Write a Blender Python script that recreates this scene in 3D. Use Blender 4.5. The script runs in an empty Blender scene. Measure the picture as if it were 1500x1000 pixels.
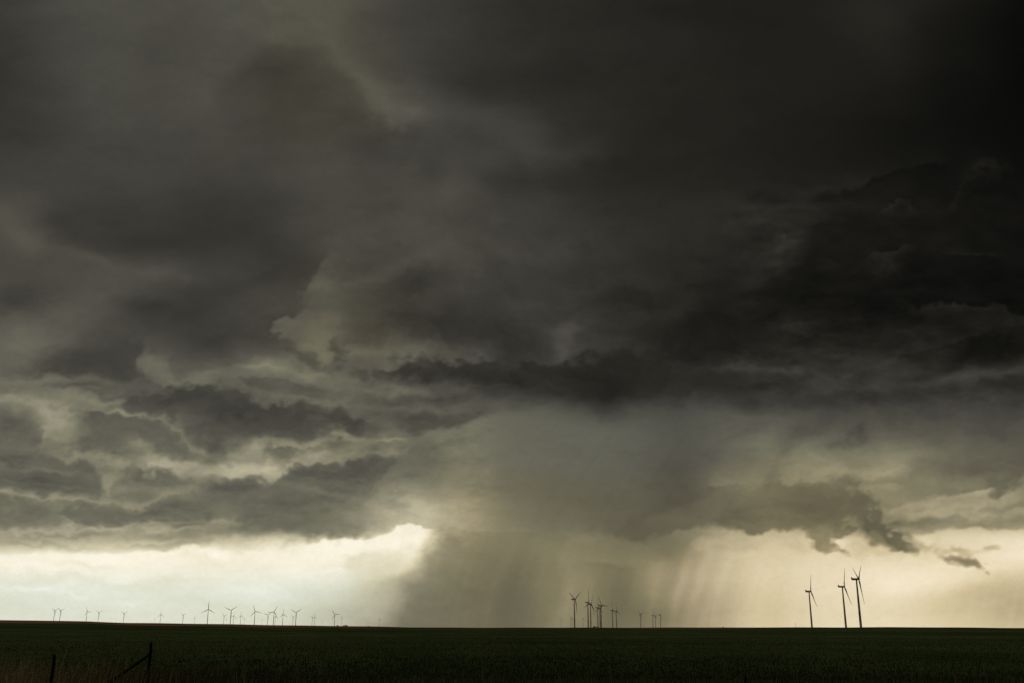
import bpy, bmesh, math, random
import numpy as np
from mathutils import Vector, Matrix
random.seed(5)
scn = bpy.context.scene; COL = scn.collection
import numpy as np, math
# ---------------------------------------------------------------- storm sky field
# The cloud field is computed on a tangent-plane chart (U to the right, V downwards,
# F units = 1 radian at the chart centre) and then laid on the inside of the sky bowl.
F_CH = 1428.0
U0, U1, V0, V1, ST = -460.0, 1960.0, -460.0, 960.0, 1.3
NU = int((U1-U0)/ST)+1; NV = int((V1-V0)/ST)+1
UU = U0+np.arange(NU, dtype=np.float32)*ST
VV = V0+np.arange(NV, dtype=np.float32)*ST
LS = 4                      # coarse chart is 4x coarser
cu = np.arange(U0, U1+ST*LS*2, ST*LS); cv = np.arange(V0, V1+ST*LS*2, ST*LS)
CU, CV = np.meshgrid(cu, cv)
rng = np.random.default_rng(11)

def cubic_mat(n_out, pos, n_in):
    i = np.floor(pos).astype(int); f = pos-i
    M = np.zeros((n_out, n_in), np.float32); r = np.arange(n_out)
    w = [(-f**3+3*f**2-3*f+1)/6, (3*f**3-6*f**2+4)/6, (-3*f**3+3*f**2+3*f+1)/6, f**3/6]
    for k in range(4):
        np.add.at(M, (r, np.clip(i+k-1, 0, n_in-1)), w[k])
    return M
def layer(sx, sy):
    nx = int((U1-U0)/sx)+5; ny = int((V1-V0)/sy)+5
    G = rng.standard_normal((ny, nx)).astype(np.float32)
    px = (UU-U0)/sx+1+rng.random(); py = (VV-V0)/sy+1+rng.random()
    return cubic_mat(NV, py, ny) @ G @ cubic_mat(NU, px, nx).T
def fbm(sx, sy, oct=5, gain=.5, lac=2.03):
    o = 0; a = 1; n = 0
    for k in range(oct):
        if sx < ST*1.6: break
        o = o+a*layer(sx, max(sy, ST*1.6)); n += a*a; a *= gain; sx /= lac; sy /= lac
    return (o/math.sqrt(n)*1.6).astype(np.float32)
def samp(A, u, v, u0=U0, v0=V0, st=ST):
    x = np.clip((u-u0)/st, 0, A.shape[1]-1.001); y = np.clip((v-v0)/st, 0, A.shape[0]-1.001)
    i = x.astype(np.int32); j = y.astype(np.int32); fx = (x-i).astype(np.float32); fy = (y-j).astype(np.float32)
    return (A[j, i]*(1-fx)+A[j, i+1]*fx)*(1-fy)+(A[j+1, i]*(1-fx)+A[j+1, i+1]*fx)*fy
def sst(a, b, x):
    t = np.clip((x-a)/(b-a), 0, 1); return t*t*(3-2*t)
GU, GV = np.meshgrid(UU, VV)
# warps: big slow rolls, medium billows, small rags
WA = (fbm(150, 90, 3), fbm(150, 90, 3))
WB = (fbm(46, 34, 4, .6), fbm(46, 34, 4, .6))
WC = (fbm(15, 12, 4, .7), fbm(15, 12, 4, .7))
NMOD = fbm(60, 30, 4)
NMOD2 = fbm(24, 16, 4, .6)
SOFT = np.exp(np.clip(.7*fbm(90, 60, 3), -.7, 1.4)).astype(np.float32)
OPM = fbm(70, 26, 4, .55)
NR = fbm(16, 11, 4, .75)

def win(pts, pad):
    """the part of the chart a feature can reach"""
    p = np.array(pts, float)
    a = max(0, int((p[:, 0].min()-pad-U0)/ST)); b = min(NU, int((p[:, 0].max()+pad-U0)/ST)+1)
    c = max(0, int((p[:, 1].min()-pad-V0)/ST)); d = min(NV, int((p[:, 1].max()+pad-V0)/ST)+1)
    return slice(c, d), slice(a, b)
def coarse(pts, pad):
    p = np.array(pts, float); s = ST*LS
    x0 = p[:, 0].min()-pad-60; x1 = p[:, 0].max()+pad+60; y0 = p[:, 1].min()-pad-60; y1 = p[:, 1].max()+pad+60
    X, Y = np.meshgrid(np.arange(x0, x1, s), np.arange(y0, y1, s))
    return X, Y, x0, y0, s
def segd(X, Y, pts, closed=False):
    p = [np.array(q, float) for q in pts]; n = len(p)
    best = np.full(X.shape, 1e9); sign = np.ones(X.shape); tt = np.zeros(X.shape); acc = 0
    for k in range(n if closed else n-1):
        a = p[k]; b = p[(k+1) % n]; d = b-a; l = math.hypot(*d)+1e-9
        t = np.clip(((X-a[0])*d[0]+(Y-a[1])*d[1])/(l*l), 0, 1)
        ex = X-a[0]-t*d[0]; ey = Y-a[1]-t*d[1]; q = np.hypot(ex, ey)
        m = q < best-1e-6; best = np.where(m, q, best)
        s = np.where(d[0]*(Y-a[1])-d[1]*(X-a[0]) > 0, 1., -1.)
        sign = np.where(m, s, sign); tt = np.where(m, acc+t*l, tt); acc += l
    return best, sign, tt, acc
def inside(X, Y, pts):
    c = np.zeros(X.shape, bool); n = len(pts)
    for k in range(n):
        x1, y1 = pts[k]; x2, y2 = pts[(k+1) % n]
        if y1 == y2: continue
        m = ((y1 > Y) != (y2 > Y)) & (X < (x2-x1)*(Y-y1)/(y2-y1)+x1)
        c ^= m
    return c
def warped(sl, rag):
    ra, rb, rc = rag
    u = GU[sl]+ra*WA[0][sl]+rb*WB[0][sl]+rc*WC[0][sl]
    v = GV[sl]+ra*WA[1][sl]+rb*WB[1][sl]+rc*WC[1][sl]
    return u, v

def smoothpts(pts, closed=False, it=1):
    for _ in range(it):
        q = []; n = len(pts)
        rng_ = range(n) if closed else range(n-1)
        if not closed: q.append(pts[0])
        for k in rng_:
            a = pts[k]; b = pts[(k+1) % n]
            q += [(a[0]*.75+b[0]*.25, a[1]*.75+b[1]*.25), (a[0]*.25+b[0]*.75, a[1]*.25+b[1]*.75)]
        if not closed: q.append(pts[-1])
        pts = q
    return pts

def poly(C, pts, L, st=3, sb=3, rag=(3, 4, 2), op=1., tint=None, smooth=True, left=None, right=None, vary=1., fray=1.3):
    """a cloud body: L = (top value, bottom value) replaces what is behind it.
    st / sb: softness of its upper and lower edges in chart units"""
    if smooth: pts = smoothpts(pts, True)
    pad = max(st, sb, left or 0, right or 0)*2.6+20
    sl = win(pts, pad); X, Y, x0, y0, s = coarse(pts, pad)
    d, _, _, _ = segd(X, Y, pts, True); d = np.where(inside(X, Y, pts), d, -d)
    u, v = warped(sl, rag)
    D = samp(d, u, v, x0, y0, s)+fray*NR[sl]
    p = np.array(pts); ya, yb = p[:, 1].min(), p[:, 1].max()
    # local top / bottom softness
    gy = np.gradient(d, axis=0)/s; gx = np.gradient(d, axis=1)/s; gy = samp(gy, u, v, x0, y0, s); gx = samp(gx, u, v, x0, y0, s)
    wt, wb = np.maximum(gy, 0)**2+.01, np.maximum(-gy, 0)**2+.01; wl, wr = np.maximum(gx, 0)**2+.01, np.maximum(-gx, 0)**2+.01
    so = (st*wt+sb*wb+(left or st)*wl+(right or st)*wr)/(wt+wb+wl+wr)*SOFT[sl]**vary
    m = sst(-so, so, D)*np.clip(op*(1+.10*OPM[sl]-.06), 0, 1)
    k = np.clip((v-ya)/(yb-ya+1e-6), 0, 1)
    Lf = L[0]*(1-k)+L[1]*k if isinstance(L, tuple) else L
    C[0][sl] = C[0][sl]*(1-m)+Lf*m
    if tint is not None: C[1][sl] = C[1][sl]*(1-m)+tint*m
def add_poly(C, pts, dL, soft=10, rag=(3, 4, 2), dt=0):
    pts = smoothpts(pts, True); pad = soft*1.6+20
    sl = win(pts, pad); X, Y, x0, y0, s = coarse(pts, pad)
    d, _, _, _ = segd(X, Y, pts, True); d = np.where(inside(X, Y, pts), d, -d)
    u, v = warped(sl, rag); m = sst(-soft, soft, samp(d, u, v, x0, y0, s))
    C[0][sl] += dL*m; C[1][sl] += dt*m
def edge(C, pts, up=(0, 20), dn=(0, 20), crisp=1.5, rag=(3, 4, 2), taper=40, mod=.35, smooth=True, vary=1.):
    """a cloud rim running left to right: value change up[0] above it fading over up[1],
    dn[0] below it fading over dn[1]"""
    if smooth: pts = smoothpts(pts, False, 2)
    pad = max(up[1], dn[1])*3.2+20
    sl = win(pts, pad); X, Y, x0, y0, s = coarse(pts, pad)
    d, sg, t, tot = segd(X, Y, pts); tp = np.minimum(t, tot-t)/max(taper, 1)
    u, v = warped(sl, rag)
    D = samp(d*sg, u, v, x0, y0, s)+.9*NR[sl]; T = np.clip(samp(tp, u, v, x0, y0, s), 0, 1)
    T = T*T*(3-2*T)*np.clip(1+mod*NMOD[sl], 0, 2)
    crisp = crisp*SOFT[sl]**vary
    a = sst(-crisp, crisp, -D)*np.exp(-np.clip(-D, 0, None)/up[1])*up[0]
    b = sst(-crisp, crisp, D)*np.exp(-np.clip(D, 0, None)/dn[1])*dn[0]
    C[0][sl] += (a+b)*T
def blob(C, x, y, rx, ry, dL, rot=0, rag=(6, 6, 2), p=1., dt=0):
    r = max(rx, ry)*2.4
    sl = win([(x-r, y-r), (x+r, y+r)], 10); u, v = warped(sl, rag)
    c, s = math.cos(math.radians(rot)), math.sin(math.radians(rot))
    a = ((u-x)*c+(v-y)*s)/rx; b = (-(u-x)*s+(v-y)*c)/ry
    g = np.exp(-(a*a+b*b)**p); C[0][sl] += dL*g; C[1][sl] += dt*g

def pull(C, x, y, rx, ry, L, op, rot=0, rag=(1, 5, 5), p=1.4):
    r = max(rx, ry)*2.4
    sl = win([(x-r, y-r), (x+r, y+r)], 10); u, v = warped(sl, rag)
    c, s = math.cos(math.radians(rot)), math.sin(math.radians(rot))
    a = ((u-x)*c+(v-y)*s)/rx; b = (-(u-x)*s+(v-y)*c)/ry
    g = np.exp(-(a*a+b*b)**p)*op; C[0][sl] += (L-C[0][sl])*g

def tuft(C, x, y, rx, ry, L, op, rot=0, rag=(2, 3, 1.5), edge_=.75, seed=0):
    """torn scud: a soft lump eaten away by fine noise, so its rim frays instead of bending"""
    r = max(rx, ry)*2.6+6
    sl = win([(x-r, y-r), (x+r, y+r)], 4); u, v = warped(sl, rag)
    c, s = math.cos(math.radians(rot)), math.sin(math.radians(rot))
    a = ((u-x)*c+(v-y)*s)/rx; b = (-(u-x)*s+(v-y)*c)/ry
    g = np.exp(-(a*a+b*b)*.7); al = op*sst(.22, .22+edge_, g+.30*NR[sl]*np.sqrt(g))
    C[0][sl] += (L-C[0][sl])*al

def grid_base():
    xs = np.array([-420, -200]+list(range(0, 1501, 100))+[1700, 1940], float)
    rows = {
     -420: [46]*2+[60, 66, 70, 72, 74, 72, 64, 56, 50, 46, 42, 40, 38, 36, 30, 22]+[20]*2,
     -150: [50]*2+[62, 70, 76, 78, 78, 74, 62, 52, 46, 42, 38, 36, 34, 32, 26, 16]+[14]*2,
      0: [54, 54, 58, 70, 75, 77, 81, 79, 62, 50, 44, 39, 35, 31, 32, 33, 26, 12, 10, 10],
      60: [50, 48, 52, 66, 73, 73, 79, 83, 62, 48, 45, 41, 38, 30, 31, 31, 20, 11, 10, 10],
      120: [48, 46, 48, 64, 69, 70, 66, 79, 64, 50, 46, 41, 37, 31, 29, 24, 17, 10, 10, 10],
      180:[48, 46, 50, 60, 64, 69, 64, 68, 76, 58, 47, 41, 36, 31, 27, 20, 15, 11, 10, 10],
      240:[52, 52, 58, 62, 63, 63, 62, 68, 68, 66, 52, 40, 36, 31, 27, 22, 17, 13, 12, 12],
      300: [54, 56, 63, 60, 58, 56, 62, 68, 67, 62, 56, 47, 41, 37, 31, 24, 18, 14, 12, 12],
      350: [58, 61, 69, 67, 60, 56, 62, 72, 68, 64, 58, 48, 42, 37, 31, 27, 19, 14, 12, 12],
      400: [61, 63, 70, 74, 72, 65, 62, 82, 72, 64, 55, 44, 37, 33, 27, 24, 18, 14, 13, 13],
      450: [65, 67, 72, 74, 68, 61, 72, 90, 68, 58, 55, 42, 35, 30, 25, 22, 19, 18, 16, 16],
      500: [84, 88, 94, 88, 74, 66, 71, 86, 61, 58, 52, 40, 36, 33, 28, 26, 27, 28, 28, 28],
      540: [88, 92, 98, 88, 76, 84, 96, 88, 76, 62, 58, 50, 42, 38, 36, 38, 38, 40, 42, 42],
      570:[104, 108, 112, 104, 84, 92, 100, 96, 84, 80, 70, 56, 50, 50, 46, 48, 56, 56, 58, 58],
      610: [108, 112, 120, 124, 96, 84, 96, 96, 88, 100, 103, 98, 86, 84, 74, 76, 80, 74, 74, 74],
      650: [108, 108, 104, 117, 102, 93, 97, 108, 104, 116, 104, 98, 88, 108, 108, 104, 92, 82, 84, 84],
      690: [106, 106, 100, 110, 119, 115, 113, 112, 117, 124, 102, 97, 88, 128, 134, 132, 108, 92, 96, 96],
      730: [116, 118, 118, 112, 112, 116, 112, 118, 138, 138, 103, 97, 95, 118, 130, 140, 124, 142, 150, 150],
      765:[130, 134, 136, 130, 128, 122, 118, 128, 150, 132, 112, 106, 110, 120, 130, 130, 168, 160, 170, 170],
      790: [150, 152, 158, 160, 158, 168, 182, 230, 214, 122, 118, 104, 116, 184, 204, 206, 204, 220, 220, 220],
      815: [224, 226, 230, 236, 240, 238, 236, 240, 206, 114, 122, 112, 134, 196, 212, 218, 214, 230, 226, 226],
      840: [226, 228, 232, 235, 236, 234, 234, 232, 172, 112, 124, 118, 150, 202, 216, 224, 216, 206, 202, 200],
      870: [220, 220, 224, 226, 227, 226, 225, 210, 140, 108, 126, 114, 146, 194, 214, 220, 206, 188, 182, 180],
      895: [215, 215, 219, 220, 220, 219, 215, 188, 126, 104, 126, 110, 134, 190, 210, 214, 200, 178, 174, 174],
      920: [213, 213, 216, 217, 217, 216, 211, 184, 124, 108, 122, 112, 138, 194, 212, 218, 204, 186, 182, 182],
      960: [213, 213, 216, 217, 217, 216, 211, 184, 124, 108, 122, 112, 138, 194, 212, 218, 204, 186, 182, 182],
    }
    ys = np.array(sorted(rows)); T = np.array([rows[y] for y in ys], float)
    # smooth interpolation: linear on table with smoothed fraction in both directions
    u = GU[0]; v = GV[:, 0]
    def W(pos, q):
        i = np.clip(np.searchsorted(pos, q)-1, 0, len(pos)-2); f = np.clip((q-pos[i])/(pos[i+1]-pos[i]), 0, 1)
        M = np.zeros((len(q), len(pos)), np.float32); r = np.arange(len(q)); M[r, i] = 1-f; M[r, i+1] += f
        k = int(26/ST) if pos is xs else int(9/ST)
        ker = np.hanning(2*k+3)[1:-1]; ker /= ker.sum()
        P = np.pad(M, ((k, k), (0, 0)), mode='edge')
        return np.stack([np.convolve(P[:, c], ker, 'valid') for c in range(P.shape[1])], 1)
    B = W(ys, v) @ T @ W(xs, u).T
    return B.astype(np.float32)

def paint():
    B = grid_base()
    u, v = warped((slice(None), slice(None)), (10, 3, 0))
    # keep the lower band's geometry where it is, roll the upper deck more
    k = 1-sst(700, 800, GV)
    B = samp(B, GU+(u-GU)*k, GV+(v-GV)*k)
    C = [B, np.zeros_like(B)]
    P = lambda *a, **q: poly(C, *a, **q)
    E = lambda *a, **q: edge(C, *a, **q)
    O = lambda *a, **q: blob(C, *a, **q)
    A = lambda *a, **q: add_poly(C, *a, **q)
    smooth = (8, 5, .6)
    # ---- high deck, left and centre: broad soft rolls
    E([(330, 40), (380, 62), (430, 45), (480, 70), (510, 120), (545, 165), (580, 190), (640, 190), (655, 230)], up=(9, 60), dn=(-7, 50), crisp=20, rag=(8, 9, 2), taper=80, vary=.2)
    E([(290, 175), (325, 140), (360, 100), (410, 60)], up=(4, 40), dn=(-6, 50), crisp=14, rag=smooth)
    O(540, 130, 60, 40, 8, 40, rag=smooth); O(600, 190, 50, 26, 6, 20, rag=smooth)
    O(760, 195, 90, 26, 12, 8, rag=smooth); O(790, 225, 70, 16, 9, 0, rag=smooth)
    O(870, 225, 40, 14, 7, 0, rag=smooth); O(660, 280, 26, 34, 8, 30, rag=smooth)
    O(740, 265, 60, 20, -9, 0, rag=smooth); O(640, 250, 26, 26, -7, rag=smooth)
    O(450, 110, 60, 46, -7, rag=smooth); O(560, 210, 60, 30, -7, 20, rag=smooth)
    O(700, 120, 90, 40, -5, 10, rag=smooth); O(830, 130, 60, 30, -5, rag=smooth); O(930, 90, 90, 40, -3, rag=smooth)
    O(15, 320, 40, 34, 14, rag=smooth); O(40, 360, 30, 30, 10, rag=smooth); O(90, 340, 50, 22, -10, 5, rag=smooth)
    O(120, 375, 70, 14, 8, 8, rag=smooth); O(240, 400, 90, 16, 8, 5, rag=smooth); O(220, 350, 80, 22, -7, rag=smooth)
    O(20, 440, 50, 20, -10, rag=smooth); O(230, 460, 70, 18, -12, rag=smooth); O(310, 420, 40, 26, -6, rag=smooth)
    O(350, 330, 90, 40, -5, rag=smooth); O(420, 380, 50, 36, -8, rag=smooth)
    O(120, 450, 60, 30, 8, rag=smooth); O(170, 420, 60, 22, 5, rag=smooth)
    # ---- the pale billow left of centre
    E([(500, 372), (470, 402), (440, 432), (421, 465), (428, 498), (455, 525), (480, 540)][::-1], up=(-7, 30), dn=(25, 60), crisp=7, rag=(5, 9, 5), taper=60, mod=.4, vary=.2)
    E([(545, 545), (580, 548), (600, 532), (615, 522), (650, 530), (690, 534), (740, 523)], up=(26, 26), dn=(-8, 16), crisp=3, rag=(3, 5, 3), taper=30)
    O(560, 400, 80, 12, 10, -22, rag=smooth); O(620, 415, 60, 20, -9, -20, rag=smooth); O(505, 425, 30, 26, -7, rag=smooth)
    O(600, 480, 90, 30, -10, -5, rag=smooth); O(720, 500, 60, 26, -6, rag=smooth); O(850, 480, 24, 34, 8, rag=smooth)
    O(540, 520, 60, 14, 16, rag=(4, 5, 2)); O(470, 500, 30, 30, 15, rag=(4, 5, 2), dt=.5); O(520, 500, 70, 40, 5, rag=smooth, dt=.5)
    O(640, 380, 60, 26, 5, rag=smooth); O(560, 340, 80, 30, 4, rag=smooth)
    # ---- left middle: bulges under the deck
    P([(140, 500), (165, 490), (196, 497), (206, 515), (196, 535), (196, 556), (170, 560), (140, 552), (110, 560), (60, 556), (40, 540), (90, 520)], (58, 68), 24, 9, rag=(3, 5, 3), op=.85, left=40, right=4, vary=.3)
    E([(0, 535), (15, 520), (60, 505), (120, 502)], up=(10, 20), dn=(4, 20), crisp=5, rag=(3, 4, 2))
    E([(196, 500), (197, 530), (197, 552), (215, 566), (245, 572), (262, 562), (270, 556)][::-1], up=(-4, 10), dn=(20, 34), crisp=5, rag=(3, 8, 5), taper=30, mod=.3, vary=.3)
    O(225, 540, 26, 16, 22, 20, rag=(3, 4, 2))
    O(315, 515, 48, 26, -14, rag=(6, 6, 1)); O(310, 545, 50, 6, -6, rag=(3, 3, 1))
    E([(262, 556), (300, 553), (350, 545), (400, 540), (440, 552)], up=(16, 12), dn=(8, 10), crisp=3, rag=(3, 4, 2))
    O(430, 548, 60, 7, 16, 5, rag=(3, 5, 2)); O(400, 535, 40, 10, 10, rag=(3, 5, 2))
    P([(350, 562), (390, 556), (440, 562), (480, 572), (540, 585), (500, 590), (440, 583), (380, 577), (345, 570)], (80, 84), 5, 6, op=.8)
    E([(0, 572), (60, 570), (110, 578), (140, 570), (180, 574)], up=(-10, 14), dn=(12, 10), crisp=3)
    O(160, 580, 90, 6, -14, 3, rag=(3, 5, 3)); O(70, 560, 80, 6, 12, 0, rag=(3, 4, 2))
    O(5, 590, 40, 10, 26, rag=(3, 4, 2)); O(70, 606, 30, 12, 26, 40, rag=(2, 4, 3))
    O(20, 620, 40, 26, -14, rag=(3, 4, 2)); O(150, 592, 60, 8, 14, 10, rag=(3, 4, 2))
    # big dark shelf cloud
    D1 = [(180, 588), (235, 579), (252, 568), (267, 565), (285, 572), (328, 579), (368, 590), (385, 596), (400, 589), (425, 592), (457, 601), (483, 613), (499, 606), (515, 617), (545, 622), (556, 632), (537, 638), (483, 637), (443, 641), (400, 648), (372, 655), (330, 663), (292, 656), (262, 640), (240, 625), (190, 612), (165, 600)]
    P(D1, (62, 74), 4, 10, rag=(2, 5, 4.5), op=.93, tint=-.2, left=34, right=40)
    O(330, 610, 70, 14, -9, 10, rag=smooth); O(300, 635, 50, 14, 6, 10, rag=smooth); O(470, 622, 50, 10, -6, rag=smooth)
    E([(325, 572), (368, 583), (395, 580), (430, 583), (470, 596), (510, 605), (560, 606)], up=(18, 16), dn=(0, 5), crisp=4, rag=(2, 5, 4), mod=.5)
    E([(228, 578), (252, 564), (268, 560), (300, 568), (330, 573)], up=(26, 16), dn=(0, 5), crisp=4, rag=(2, 5, 4))
    O(600, 577, 60, 6, 22, 2, rag=(3, 4, 2)); O(560, 592, 50, 7, -8, rag=(3, 4, 2)); O(660, 583, 44, 7, -16, -3, rag=(3, 4, 2))
    O(620, 600, 110, 7, 10, 3, rag=(3, 4, 2)); O(650, 612, 70, 9, -14, -6, rag=(3, 4, 2)); O(580, 612, 60, 8, -6, 0, rag=(3, 4, 2))
    # ragged dark scud line under the deck
    for (x, y, rx, ry, L_, r, op) in [(430, 506, 14, 9, 68, 40, .55), (450, 524, 18, 9, 66, 25, .55), (466, 532, 14, 8, 70, 20, .4), (489, 506, 10, 7, 68, 60, .7), (503, 520, 13, 12, 66, 60, .7), (492, 536, 14, 8, 68, 0, .65), (522, 501, 14, 5, 76, 0, .5),
                                 (540, 551, 22, 7, 68, 0, .6), (565, 552, 24, 7, 64, 0, .65), (604, 547, 26, 13, 56, 0, .75), (632, 541, 26, 14, 56, 10, .7), (700, 545, 34, 9, 58, 0, .6),
                                 (745, 546, 56, 10, 54, 0, .65), (765, 522, 24, 9, 58, 30, .6), (795, 523, 40, 9, 56, -8, .6), (826, 513, 18, 8, 58, -30, .5), (830, 545, 70, 13, 50, 0, .6), (900, 543, 70, 18, 44, -10, .6), (868, 560, 80, 13, 52, 0, .5), (620, 558, 90, 7, 76, 0, .2)]:
        tuft(C, x, y, rx*1.25, ry*1.3, L_, op, r, rag=(2, 5, 2), edge_=.9)
    O(640, 516, 110, 14, 8, 0, rag=(4, 5, 3)); O(480, 490, 40, 30, 8, 0, rag=(4, 6, 4))
    E([(560, 570), (640, 562), (720, 556), (800, 565), (880, 578), (940, 572)], up=(-8, 16), dn=(4, 20), crisp=6)
    # ---- dark base above the rain, and the right hand deck
    P([(700, 560), (780, 548), (860, 540), (960, 520), (1060, 520), (1200, 540), (1400, 548), (1600, 520), (1600, 552), (1500, 560), (1400, 572), (1260, 590), (1180, 602), (1100, 600), (1047, 594), (1000, 575), (935, 578), (900, 596), (860, 590), (793, 574), (740, 580)], (38, 50), 16, 15, rag=(4, 3, 0), op=.8)
    O(900, 566, 50, 22, -12, rag=smooth); O(1060, 570, 90, 20, -6, rag=smooth)
    rg = (6, 8, 3)
    P([(742, 552), (752, 530), (772, 521), (800, 522), (818, 532), (840, 537), (870, 534), (900, 530), (930, 521), (955, 506), (985, 484), (1010, 470), (1040, 457), (1068, 462), (1095, 480), (1140, 492), (1200, 500), (1230, 470), (1270, 450), (1320, 470), (1340, 500), (1280, 520), (1200, 540), (1100, 560), (1000, 566), (900, 570), (800, 560)], (31, 40), 5, 24, rag=(4, 7, 6), op=.72, vary=.5, left=14, right=24)
    O(840, 490, 26, 20, 10, rag=(4, 6, 4)); O(850, 520, 50, 12, 12, 0, rag=(4, 6, 4)); O(905, 505, 40, 12, 7, 0, rag=(4, 6, 4)); O(1000, 460, 34, 16, 6, -20, rag=rg)
    for (x, y, rx, ry, L_, q, op) in [(930, 440, 40, 20, 34, 0, .5), (1010, 500, 50, 16, 27, -20, .5), (1090, 505, 50, 12, 27, 10, .5), (1060, 420, 60, 24, 28, 10, .4), (1265, 465, 50, 24, 16, 10, .6), (1200, 500, 50, 14, 20, 0, .5), (1150, 430, 50, 26, 19, 0, .5), (1240, 370, 30, 16, 18, 0, .5), (1390, 420, 70, 20, 12, -5, .5), (1450, 500, 60, 14, 17, -10, .5), (1400, 330, 60, 20, 13, 0, .4), (880, 380, 50, 26, 40, 0, .4)]:
        pull(C, x, y, rx, ry, L_, op, q, rag=(5, 9, 6))
    for (x, y, rx, ry, a_, q) in [(1295, 388, 22, 12, 9, -10), (1142, 364, 26, 14, 8, -10), (1210, 400, 16, 8, 5, 0), (1030, 395, 30, 10, 4, 0), (1160, 455, 20, 10, 4, 0), (1080, 475, 40, 6, 4, 10), (1180, 480, 50, 6, 6, 10), (1120, 520, 50, 5, 6, 5), (985, 530, 40, 6, 4, 0), (1060, 540, 60, 7, 6, 0), (1230, 525, 40, 5, 5, 0), (1415, 285, 30, 8, 6, -30), (1465, 250, 16, 12, 7, -40), (1400, 380, 30, 12, 4, -20), (1340, 455, 26, 6, 6, 0), (960, 400, 40, 14, 4, -10)]:
        O(x, y, rx, ry, a_, q, rag=(4, 8, 6))
    P([(955, 512), (985, 480), (1020, 460), (1055, 455), (1085, 470), (1130, 490), (1200, 505), (1260, 512), (1240, 530), (1150, 528), (1040, 524), (980, 528)], (26, 33), 14, 26, rag=rg, op=.6, left=20, right=30)
    P([(1190, 330), (1225, 305), (1280, 310), (1340, 290), (1420, 300), (1500, 260), (1640, 240), (1640, 470), (1500, 445), (1400, 440), (1330, 470), (1290, 480), (1230, 470), (1180, 440), (1120, 440), (1100, 420), (1170, 390)], (19, 18), 22, 34, rag=rg, op=.62, tint=-.15, left=34)
    E([(1110, 360), (1140, 345), (1170, 352), (1190, 372)], up=(0, 8), dn=(9, 16), crisp=4, rag=rg)
    E([(1265, 318), (1290, 298), (1318, 292), (1340, 302)], up=(0, 8), dn=(13, 9), crisp=3, rag=rg)
    E([(1268, 388), (1275, 368), (1310, 362), (1335, 366)], up=(0, 8), dn=(13, 16), crisp=4, rag=rg)
    E([(1390, 285), (1430, 270), (1462, 250), (1475, 236)], up=(12, 12), dn=(0, 8), crisp=4, rag=rg)
    E([(1160, 268), (1200, 290), (1240, 272), (1300, 250), (1400, 245)], up=(5, 20), dn=(-6, 14), crisp=6, rag=rg)
    E([(1360, 372), (1400, 380), (1440, 366), (1470, 370)], up=(7, 12), dn=(-3, 10), crisp=4, rag=rg)
    E([(1215, 408), (1240, 412), (1262, 396)], up=(6, 12), dn=(0, 10), crisp=4, rag=rg)
    E([(1330, 470), (1350, 452), (1400, 450), (1460, 455), (1540, 462)], up=(-2, 8), dn=(13, 22), crisp=4, rag=rg)
    E([(1100, 536), (1150, 545), (1212, 556), (1260, 545), (1310, 530), (1367, 512), (1420, 494), (1460, 480)], up=(15, 12), dn=(3, 12), crisp=4, rag=(4, 4, 1), mod=.2)
    E([(1090, 522), (1140, 530), (1210, 518), (1290, 506), (1330, 500)], up=(4, 10), dn=(-5, 10), crisp=4, rag=rg)
    O(1440, 520, 100, 14, -9, -14, rag=rg); O(1330, 560, 120, 8, 10, -8, rag=(4, 4, 1)); O(1460, 545, 60, 8, 12, -8, rag=(4, 4, 1))
    O(1330, 500, 100, 12, 7, -10, rag=rg); O(1130, 500, 50, 14, 7, rag=rg); O(1150, 470, 30, 12, 5, rag=rg)
    O(1090, 320, 60, 26, 5, rag=rg); O(1000, 420, 50, 20, 4, rag=rg); O(950, 470, 40, 20, 5, rag=rg)
    O(1100, 545, 60, 6, 5, rag=rg); O(1280, 15, 60, 26, 6, rag=smooth)
    # ---- rain shaft (upper body) and its pale flanks
    A([(712, 615), (790, 590), (860, 602), (940, 588), (1010, 596), (1040, 640), (1040, 700), (1010, 770), (960, 785), (870, 780), (760, 790), (735, 730), (705, 690)], -3, soft=30, rag=(6, 4, 1), dt=-.15)
    O(975, 700, 40, 60, -5, 0, rag=(8, 4, 1)); O(985, 650, 40, 30, -2, rag=(8, 4, 1)); O(950, 760, 50, 22, -10, rag=(6, 6, 2))
    O(720, 695, 20, 20, 9, rag=(4, 6, 3)); O(700, 730, 40, 30, 8, rag=(6, 6, 2))
    E([(1030, 720), (1045, 716), (1070, 708), (1090, 700)], up=(12, 14), dn=(-10, 20), crisp=3, rag=(3, 6, 3), taper=14)
    E([(560, 634), (617, 634), (670, 622), (720, 610), (750, 600)], up=(-18, 14), dn=(8, 26), crisp=5, rag=(3, 4, 2), vary=.3)
    E([(650, 776), (700, 776), (760, 777), (800, 778)], up=(6, 4), dn=(0, 8), crisp=1.5, rag=(1, 1, 0), taper=30, mod=0)
    # ---- second tier on the left
    D2 = [(108, 612), (130, 600), (150, 603), (166, 618), (190, 624), (230, 630), (250, 640), (267, 654), (291, 670), (280, 678), (250, 678), (222, 668), (205, 655), (190, 664), (150, 668), (112, 664), (100, 650), (108, 632)]
    P(D2, (76, 96), 4, 9, rag=(2, 5, 4), op=.95, tint=-.3, left=24, right=8)
    E([(145, 600), (165, 612), (187, 618), (235, 624), (262, 638), (283, 656), (300, 668), (325, 668)], up=(38, 12), dn=(6, 5), crisp=3, rag=(2, 4, 4), taper=40)
    P([(52, 618), (62, 608), (88, 600), (108, 606), (110, 640), (104, 662), (78, 664), (50, 655), (54, 638)], (140, 126), 4, 7, rag=(2, 4, 4), op=.8, left=2.5, right=26)
    A([(-60, 600), (40, 604), (52, 620), (50, 655), (20, 660), (-60, 664)], -10, soft=12)
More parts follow.
